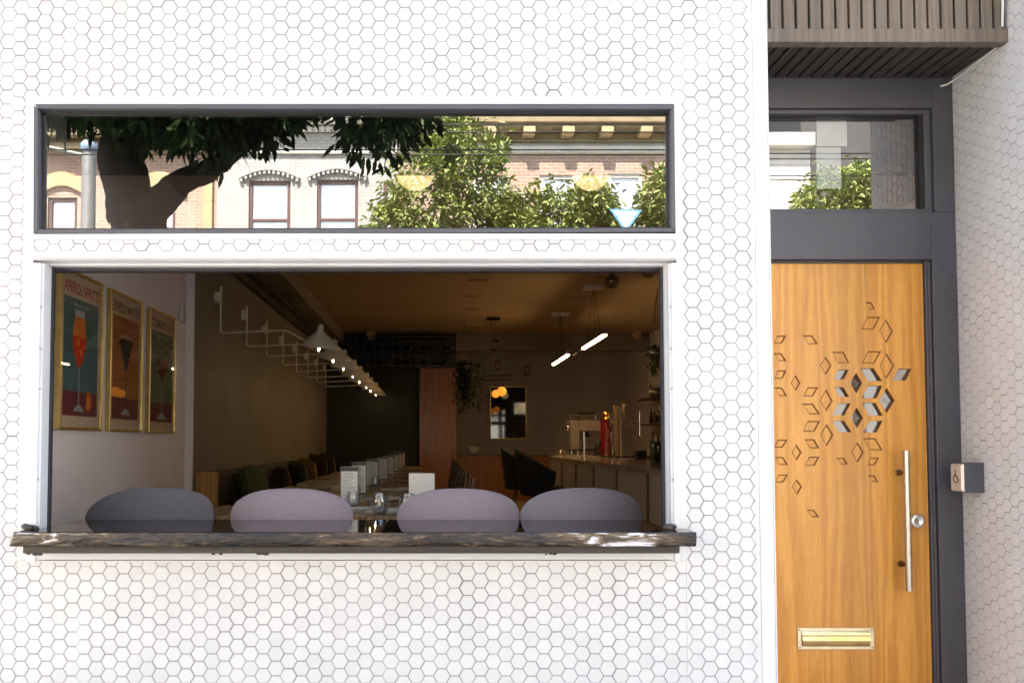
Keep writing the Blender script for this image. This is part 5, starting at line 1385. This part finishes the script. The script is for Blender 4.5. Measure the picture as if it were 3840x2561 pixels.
i_ = MB(); xd0, xd1 = Q(85,300).x, Q(200,300).x; i_.box(xd0, xd1, OY - 2.2, OY - .1, Q(100,300).z, Q(100,250).z); o = i_.build('dormer', M['sand'], LB)
i_ = MB(); i_.box(Q(92,300).x, Q(119,300).x, OY - .099, OY - .06, Q(100,292).z, Q(100,258).z); i_.build('dormer_window', M['farglass'], o)
shopfront(LB, xla, xlb)
# red brick right
xra, xrb = xwb, 7.2
zc0 = 8.30
RB = thing('bracketed_cornice_building', 'red brick house across the street under a wide bracketed cornice', 'building', ((xra+xrb)/2, OY, 0))
hol = [(Q(1085,400).x, Q(1165,400).x, Q(600,600).z, Q(600,400).z), (Q(1240,400).x, Q(1320,400).x, Q(600,600).z, Q(600,400).z), (Q(1397,400).x, Q(1476,400).x, Q(600,600).z, Q(600,397).z)]
i_ = MB(); facade(i_, xra, xrb, 3.6, Q(1300,352).z, hol); i_.build('wall', M['redbrick'], RB)
for h in hol: far_window(RB, h, M['plaster'])
i_ = MB(); i_.box(xra, xrb, OY - .3, OY + .02, Q(1300,336).z, zc0 - .0005); i_.build('frieze', M['frieze'], RB)
i_ = MB(); i_.box(xra, xrb, OY - .3, OY + .12, Q(1300,352).z, Q(1300,336.5).z); i_.build('string_course', M['plaster'], RB, bevel=.02)
i_ = MB()
i_.box(xra, xrb, OY - .3, OY + .08, zc0, zc0 + .06); i_.box(xra, xrb, OY - .3, OY + .42, zc0 + .225, zc0 + .30); i_.box(xra, xrb, OY - .3, OY + .50, zc0 + .3005, zc0 + .55); i_.box(xra, xrb, OY - .3, OY + .04, zc0 + .0605, zc0 + .2245)
i_.build('cornice', M['cornice'], RB, bevel=.02)
u_ = 1110
while u_ < 1700:
    a_, b_ = Q(u_, 280).x, Q(u_ + 27, 280).x
    i_ = MB(); i_.box(a_, b_, OY + .041, OY + .47, zc0 + .075, zc0 + .224); i_.build('bracket', M['sand'], RB, bevel=.02); u_ += 88
shopfront(RB, xra, xrb)
# pale clapboard house and grey block beyond (reflected in the fanlight)
CB = thing('clapboard_building', 'pale clapboard house across the street, right of the red brick house', 'building', (8.4, OY, 0))
i_ = MB()
for k in range(42): i_.hexa([(7.21, OY - .3, .2 + k*.2), (9.15, OY - .3, .2 + k*.2), (9.15, OY + .010, .2 + k*.2), (7.21, OY + .010, .2 + k*.2)], [(7.21, OY - .3, .395 + k*.2), (9.15, OY - .3, .395 + k*.2), (9.15, OY, .395 + k*.2), (7.21, OY, .395 + k*.2)])
i_.build('wall', M['plaster'], CB)
i_ = MB(); i_.box(7.21, 9.15, OY - .3, OY + .3, 8.6, 8.9); i_.build('eave', M['plaster'], CB)
GB = thing('grey_block', 'narrow dark grey rendered block across the street, right of the clapboard house', 'building', (14, OY, 0))
i_ = MB(); i_.box(9.16, 11.3, OY - 2.5, OY - .5, 0, 10.5); i_.build('wall', M['greyrend'], GB)
i_ = MB(); i_.box(9.16, 11.3, OY - 2.5, OY - .3, 10.501, 10.8); i_.build('parapet', M['plaster'], GB)

for x0_, x1_, lb in ((11.31, 42, 'long pale terrace added out of view at the far right to bounce light'), (-42, -15.01, 'long pale terrace added out of view at the far left to bounce light')):
    TR = thing('bounce_terrace', lb, 'building', ((x0_+x1_)/2, OY, 0))  # out-of-view pale fronts added to throw light on the facade and indoors
    n_ = int((x1_ - x0_) / 2.6); hol = []
    for k in range(n_):
        cx_ = x0_ + (k + .5) * (x1_ - x0_) / n_
        hol += [(cx_ - .5, cx_ + .5, 4.6, 6.4)]
    i_ = MB(); facade(i_, x0_, x1_, 0, 8.6, hol); i_.build('wall', M['plaster'], TR)
    for h in hol: far_window(TR, h, M['maroon'])
    i_ = MB(); i_.box(x0_, x1_, OY - .3, OY + .4, 8.601, 8.9); i_.build('cornice', M['plaster'], TR)
# utility pole and wires
p = P(200, 430, 8.0)
UP = thing('utility_pole', 'grey steel utility pole between the houses and the street tree', 'pole', (p.x, -8.0 - 4.0, 0))
d_ = 12.0; p = P(200, 430, d_)
UP.location = (p.x, -d_, 0)
i_ = MB(); i_.tube([(p.x, -d_, 0), (p.x, -d_, P(200, 345, d_).z)], [.17, .12], 18); i_.build('shaft', M['pole'], UP)
i_ = MB(); i_.lathe([(.13,0),(.15,.01),(.15,.14),(.10,.2),(.0001,.22)], (p.x, -d_, P(200, 347, d_).z), 18); M['bluecap'] = mat('blue_grey_cap', (.25,.36,.52), .5, var=.1); i_.build('cap', M['bluecap'], UP)
i_ = MB(); i_.tube([(p.x, -d_, P(200,345,d_).z - .1), (p.x - 1.4, -d_, P(120,322,d_).z + .05)], [.04,.03], 10); i_.build('bracket_arm', M['pole'], UP)
for v, dd in ((283, 9.0), (341, 9.2), (352, 9.4), (300, 9.6)):
    z = P(900, v, dd).z; i_ = MB(); i_.tube([(-30 + 4*k, -dd, z + .06 * (k - 7.5)**2 * .02) for k in range(16)], .011, 5)
    tag(i_.build('overhead_wire', M['blackm']), 'thin overhead wire strung along the street', 'wire', 'overhead wires along the street')

# ------------------------------------------------------------------ trees
def crown(lobes, n, L_, w_, seed, droop=.6, m='leafsun', skin=.55):
    rr = random.Random(seed); mb = MB()
    vol = [l[3]*l[4]*l[5] for l in lobes]; tot = sum(vol)
    for l, v in zip(lobes, vol):
        cnt = int(n * (v / tot) ** .85)
        for _ in range(cnt):
            while True:
                q = Vector((rr.uniform(-1,1), rr.uniform(-1,1), rr.uniform(-1,1)))
                if .05 < q.length <= 1: break
            q = q.normalized() * (skin + (1 - skin) * rr.random()) if rr.random() < .75 else q
            q *= 1 + .22 * mnoise.noise(q * 2.3 + Vector((seed, l[0], l[1]))) 
            p = Vector((l[0] + q.x*l[3], l[1] + q.y*l[4], l[2] + q.z*l[5]))
            if mnoise.noise(p * 2.2 + Vector((seed*3, 0, 0))) < (-.10 if seed > 25 else -.22): continue
            d0 = Vector((q.x + rr.gauss(0,.5), q.y + rr.gauss(0,.5), q.z*.4 - droop + rr.gauss(0,.35)))
            for k in range(3):                                     # small spray of three leaflets
                dd = d0.normalized() + Vector((rr.gauss(0,.5), rr.gauss(0,.5), rr.gauss(0,.3)))
                leaf(mb, p + Vector((rr.gauss(0,.03), rr.gauss(0,.03), rr.gauss(0,.03))), dd, Vector((rr.gauss(0,.4), rr.gauss(0,.4), 1)), L_*rr.uniform(.7,1.25), w_*rr.uniform(.75,1.2))
    return mb
def fine(pts, rs, k=7):
    P_, R_ = [], []
    for (a, ra), (b, rb_) in zip(zip(pts, rs), zip(pts[1:], rs[1:])):
        for i in range(k): t_ = i / k; P_.append(Vector(a).lerp(Vector(b), t_)); R_.append(ra + (rb_ - ra) * t_)
    return P_ + [Vector(pts[-1])], R_ + [rs[-1]]
NT = thing('street_tree', 'thick forked street tree in shade on the near pavement, dark against the houses', 'tree', (-2.47, -4.0, 0), 'street trees')
D4 = 4.0
def T4(u, v, dy=0): p = P(u, v, D4); return (p.x, -D4 + dy, p.z)
i_ = MB()
i_.tube(*fine([(-2.47,-4,-.02), (-2.47,-4,.15), (-2.46,-4,1.2), T4(318,527), T4(316,500), T4(312,475)], [.36,.27,.22,.215,.225,.25]), 32)
i_.tube(*fine([T4(300,500), T4(290,450), T4(282,400,.02), T4(276,340,.05), T4(285,270,.0), T4(300,150), T4(290,20)], [.19,.19,.185,.18,.16,.12,.08]), 28)
i_.tube(*fine([T4(328,505), T4(362,455), T4(402,418), T4(455,385,-.1), T4(520,330,-.2), T4(600,240,-.3), T4(680,100,-.5)], [.15,.13,.105,.09,.075,.06,.04]), 24)
i_.tube([T4(280,330), T4(220,255,.2), T4(120,150,.3), T4(20,40,.3)], [.10,.08,.06,.03], 12)
i_.tube([T4(600,240,-.3), T4(760,170,-.2), T4(900,120,0)], [.07,.05,.03], 10)
i_.v = [tuple(Vector(p) + (mnoise.noise_vector(Vector(p) * 5) * .03 + mnoise.noise_vector(Vector(p) * 17) * .012)) for p in i_.v]
i_.build('trunk', M['bark'], NT)
lob = [(-2.25,-3.55,4.35,.60,.6,.50), (-1.55,-3.6,4.25,.6,.6,.45), (-1.78,-3.5,4.42,.72,.75,.70), (-.42,-3.4,4.36,.50,.65,.72), (-2.95,-3.4,4.40,.42,.6,.50), (-2.45,-3.9,4.75,.7,.9,.75), (-1.2,-4.2,5.2,1.0,1.0,.75), (-2.4,-4.3,6.3,1.9,1.7,1.5), (-.6,-4.2,6.1,1.4,1.4,1.3), (-3.7,-4.3,5.4,1.0,1.0,.9)]
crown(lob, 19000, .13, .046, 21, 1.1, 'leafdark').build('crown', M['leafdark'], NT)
far = [('tall leafy street tree in sun before the white and red houses', .15, -11.9, 6.6, [(.15,-11.9,5.7,1.25,1.2,1.35),(.55,-12,6.6,.8,.9,.9),(-.55,-11.8,4.9,.9,.9,.8),(.9,-11.9,5.0,.8,.9,.9),(.1,-11.9,4.0,1.2,1.2,.8),(-1.0,-11.9,4.9,.5,.6,.5),(1.2,-12.1,5.4,.55,.7,.6),(.2,-12,7.1,.6,.7,.5)], 31),
       ('rounded leafy street tree in sun before the bracketed brick house', 2.35, -12.0, 5.4, [(2.3,-12,5.2,1.0,1.0,1.0),(2.9,-12,5.5,.6,.8,.75),(1.8,-12,5.0,.6,.8,.8),(2.4,-12,4.2,1.1,1.1,.8),(1.6,-12.2,5.6,.5,.6,.5),(3.3,-12.3,5.0,.6,.7,.7)], 32),
       ('leafy street tree in sun at the right end of the brick house', 4.6, -12.0, 5.6, [(4.5,-12,5.5,.85,1,1.2),(4.9,-12,6.0,.6,.8,.8),(4.6,-12,4.4,1.0,1.0,.8)], 33),
       ('small leafy street tree in sun left of the utility pole', -6.6, -12.6, 4.4, [(-6.6,-12.6,4.75,.65,.7,.6),(-6.3,-12.6,4.2,.7,.8,.5)], 34),
       ('low leafy street tree in sun behind the dark forked trunk', -4.75, -12.3, 4.4, [(-5.3,-12.3,4.8,.5,.7,.9),(-4.0,-12.3,4.4,.8,.7,.55)], 35),
       ('leafy street tree in sun before the clapboard house', 8.3, -12.2, 6.0, [(8.2,-12.2,5.0,1.3,1.2,1.5),(8.0,-12.2,6.2,.9,.9,.8)], 36)]
for lab, tx, ty, tz, lobs, sd in far:
    T = thing('street_tree', lab, 'tree', (tx, ty, 0), 'street trees')
    i_ = MB(); i_.tube([(tx, ty, -.02), (tx + .03, ty, 1.5), (tx - .02, ty, 3.0), (tx, ty, tz)], [.16,.12,.10,.03], 12)
    rr = random.Random(sd)
    for l in lobs: i_.tube([(tx, ty, 2.9), ((tx + l[0])/2 + rr.uniform(-.1,.1), ty, (2.9 + l[2])/2), (l[0], l[1], l[2] + .3)], [.06,.045,.015], 8)
    i_.build('trunk', M['bark'], T)
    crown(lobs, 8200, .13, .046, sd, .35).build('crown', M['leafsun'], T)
